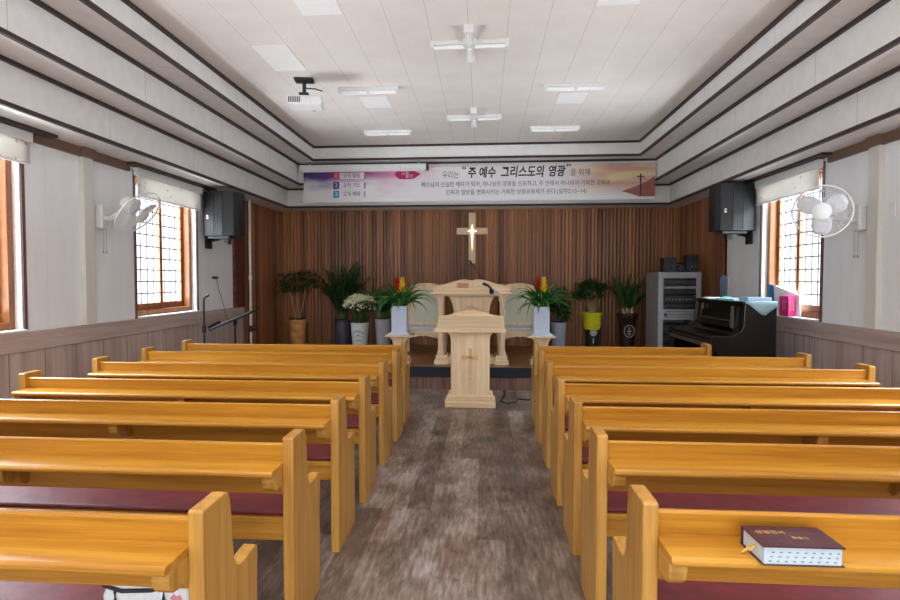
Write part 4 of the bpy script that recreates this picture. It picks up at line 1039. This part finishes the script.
# things on the right window sill
bk = thing('basket', 'small pink plastic basket with punched holes on the right window sill', 'basket', (3.655, 6.92, SILL+.0205))
bm = bmesh.new(); H_ = .225
box(bm, -.04,.04,-.1,.1,0,.006)
box(bm, .035,.04,-.1,.1,.006,H_)
for e_ in (-1, 1):       # short end walls with a punched window of bars
    y_ = e_*.0975
    box(bm, -.04,.035,y_-.0025,y_+.0025,.006,.06); box(bm, -.04,.035,y_-.0025,y_+.0025,H_-.05,H_)
    box(bm, -.04,-.03,y_-.0025,y_+.0025,.06,H_-.05); box(bm, .025,.035,y_-.0025,y_+.0025,.06,H_-.05)
    for k in range(3): box(bm, -.02+k*.014,-.014+k*.014,y_-.0025,y_+.0025,.06,H_-.05)
box(bm, -.04,-.035,-.095,-.05,.006,H_); box(bm, -.04,-.035,.05,.095,.006,H_); box(bm, -.04,-.035,-.05,.05,.006,.06); box(bm, -.04,-.035,-.05,.05,H_-.05,H_)
for k in range(5): box(bm, -.04,-.035,-.053+k*.025,-.047+k*.025,.06,H_-.05); box(bm, -.04,-.035,-.05,.05,.066+k*.024,.073+k*.024)
obj('basket_body', bm, plain('pink_plastic', (236,54,136), .4), bk)
bm = bmesh.new(); box(bm, -.032,.03,-.09,.09,.008,.17); obj('liner', bm, plain('white_paper', (240,236,240), .8), bk)
fd = thing('paper_folder', 'white folder with a blue edge leaning on the right window sill behind the basket', 'folder', (3.708, 7.1, SILL+.0205), .0)
bm = bmesh.new(); prism(bm, [(-.36,0),(.32,0),(.34,.33),(.2,.34),(-.34,.24)], 'x', -.006,.006); obj('sheet', bm, plain('white_card', (242,244,248), .7), fd)
bm = bmesh.new(); prism(bm, [(.22,.12),(.36,.12),(.37,.36),(.24,.345)], 'x', -.012,-.006); obj('blue_panel', bm, plain('blue_card', (24,112,172), .6), fd)

# ------------------------------------------------------------------ left corner: music stand, microphone stand, pole
ms = thing('music_stand', 'black music stand with tilted desk near the left wall', 'music stand', (-3.03, 7.3, 0))
bm = bmesh.new(); prism(bm, [(-.26,-.115),(.26,.095),(.256,.12),(-.264,-.09)], 'y', -.22,.22); dk = obj('desk', bm, 'black', ms, bev=.003, loc=(0,0,.98), rot=(.15,0,0))
bm = bmesh.new(); prism(bm, [(-.27,-.12),(-.262,-.12),(-.29,-.06),(-.298,-.062)], 'y', -.17,.17); obj('ledge', bm, 'black', dk)
bm = bmesh.new(); tube(bm, [(0,0,.3),(0,0,.96)], .012, 10); tube(bm, [(0,0,.90),(0,0,.975)], .026, 10); obj('pole', bm, 'black', ms, smooth=True)
for k in range(3):
    a = k*2*PI/3+.4; bm = bmesh.new(); tube(bm, [(0,0,.32),(.26*math.cos(a),.26*math.sin(a),.012)], .01, 8); obj('leg', bm, 'black', ms, smooth=True)
mk = thing('microphone_stand', 'thin black microphone stand beside the music stand at the left wall', 'microphone stand', (-3.25, 6.9, 0))
bm = bmesh.new(); lathe(bm, [(.13,0),(.13,.012),(.03,.03),(.015,.04)], 24); obj('base', bm, 'black', mk, smooth=True)
bm = bmesh.new(); tube(bm, [(0,0,.03),(0,0,1.22)], .012, 10); obj('pole', bm, 'black', mk, smooth=True)
bm = bmesh.new(); tube(bm, [(0,0,.84),(0,0,.93)], .024, 10); obj('clutch', bm, 'black', mk, smooth=True)
bm = bmesh.new(); tube(bm, [(0,0,1.22),(.0,0,1.26),(.03,-.0,1.29),(.06,0,1.30)], [.012,.014,.016,.02], 10); obj('mic_clip', bm, 'black', mk, smooth=True)
ck = thing('cable_clip', 'small black hook with thin hanging cable on the white left wall', 'hook', (-XW, 8.02, 1.52))
bm = bmesh.new(); box(bm, 0,.05,-.05,.05,-.015,.015); obj('clip', bm, 'black', ck, bev=.004)
bm = bmesh.new(); tube(bm, [(.03,.03,-.01),(.03,.12,-.2),(.03,.25,-.4),(.05,.3,-.62)], .004, 6); obj('cable', bm, 'black', ck, smooth=True)
wp = thing('floor_to_ceiling_pole', 'slim white pole with collar before the plank panelling on the left', 'pole', (-3.5, 8.95, .3))
bm = bmesh.new(); tube(bm, [(0,0,.0),(0,0,2.455)], .02, 12); obj('shaft', bm, 'white_pl', wp, smooth=True)
bm = bmesh.new(); tube(bm, [(0,0,1.19),(0,0,1.25)], .03, 12); obj('collar', bm, 'white_pl', wp, smooth=True)
bm = bmesh.new(); tube(bm, [(0,0,.36),(0,0,.46)], .034, 12); box(bm, .02,.08,-.02,.02,.38,.43); obj('clamp', bm, 'steel_dark', wp, smooth=True)

fc = bpy.data.objects  # loose cable on the floor right of the lectern
bm = bmesh.new(); tube(bm, [(.47,7.80,.012),(.46,7.4,.012),(.40,7.1,.012),(.47,6.95,.012),(.58,7.02,.012),(.62,7.2,.012),(.75,7.15,.012),(.80,7.3,.012)], .008, 6)
fco = obj('cable', bm, 'black', smooth=True); tag(fco, 'loose black cable lying on the floor right of the lectern', 'cable')
# switches
def switch(label, s, y, z, x=None):
    t = thing('wall_switch', label, 'switch', (s*XW, y, z), 0)
    a, b = sorted((0, -s*.012)); bxo('plate', a, b, -.035,.035,-.06,.06,'white_pl', t, bev=.003)
    a, b = sorted((-s*.012, -s*.018)); bxo('rocker', a, b, -.015,.015,-.03,.03,'white_pl', t, bev=.002)
switch('small white switch plate on the right wall beside the pilaster', 1, 5.25, 2.09)
switch('small white switch plate on the right wall above the piano', 1, 8.56, 1.47)

# ------------------------------------------------------------------ daylight, added fill, world, camera
def area(name, loc, rot, sx, sy, power, col=(1,1,1)):
    l = bpy.data.lights.new(name, 'AREA'); l.shape = 'RECTANGLE'; l.size = sx; l.size_y = sy; l.energy = power; l.color = col
    o = bpy.data.objects.new(name, l); C.objects.link(o); o.location = loc; o.rotation_euler = rot; return o
for s, ws in ((-1, WIN_L), (1, WIN_R)):
    for y0, y1 in ws:
        yc = (y0+y1)/2
        area('sky_daylight', (s*(XW+1.7), yc, 4.3), (0, s*math.radians(52), 0), 2.2, y1-y0+1.2, 800, (.86,.935,1))
        area('ground_daylight', (s*(XW+2.6), yc, .15), (0, s*math.radians(120), 0), 2.0, y1-y0+1.6, 480, (.94,.97,1))
area('rear_fill_light', (0, YF-.6, 1.4), (math.radians(97), 0, 0), 3.9, 2.5, 120, (1,.98,.95))  # added fill behind the camera, shining in through the unseen doors
area('overhead_fill_light', (0, .8, 3.6), (0, 0, 0), 3.2, 2.4, 60, (1,.97,.93))  # added soft fill from overhead, out of view; no fixture hangs there
w = bpy.data.worlds.new('World'); SC.world = w; w.use_nodes = True
bgn = w.node_tree.nodes['Background']; bgn.inputs['Color'].default_value = (.88,.94,1,1); bgn.inputs['Strength'].default_value = .44

f = 580.; th = math.radians(4.48); ph = math.atan(21/580.)
cam = bpy.data.cameras.new('camera'); co = bpy.data.objects.new('camera', cam); C.objects.link(co)
co.location = (.183, 0, 1.5); co.rotation_euler = (PI/2-ph, 0, th)
cam.sensor_width = 36; cam.lens = f/900*36; cam.shift_x = 12.4/900; cam.clip_start = .02
SC.camera = co
vs = SC.view_settings; vs.view_transform = 'Standard'; vs.look = 'None'; vs.gamma = 1; vs.use_curve_mapping = False; vs.exposure = 0.68
SC.cycles.max_bounces = 10; SC.cycles.diffuse_bounces = 6; SC.cycles.transparent_max_bounces = 12
SC.cycles.sample_clamp_indirect = 6
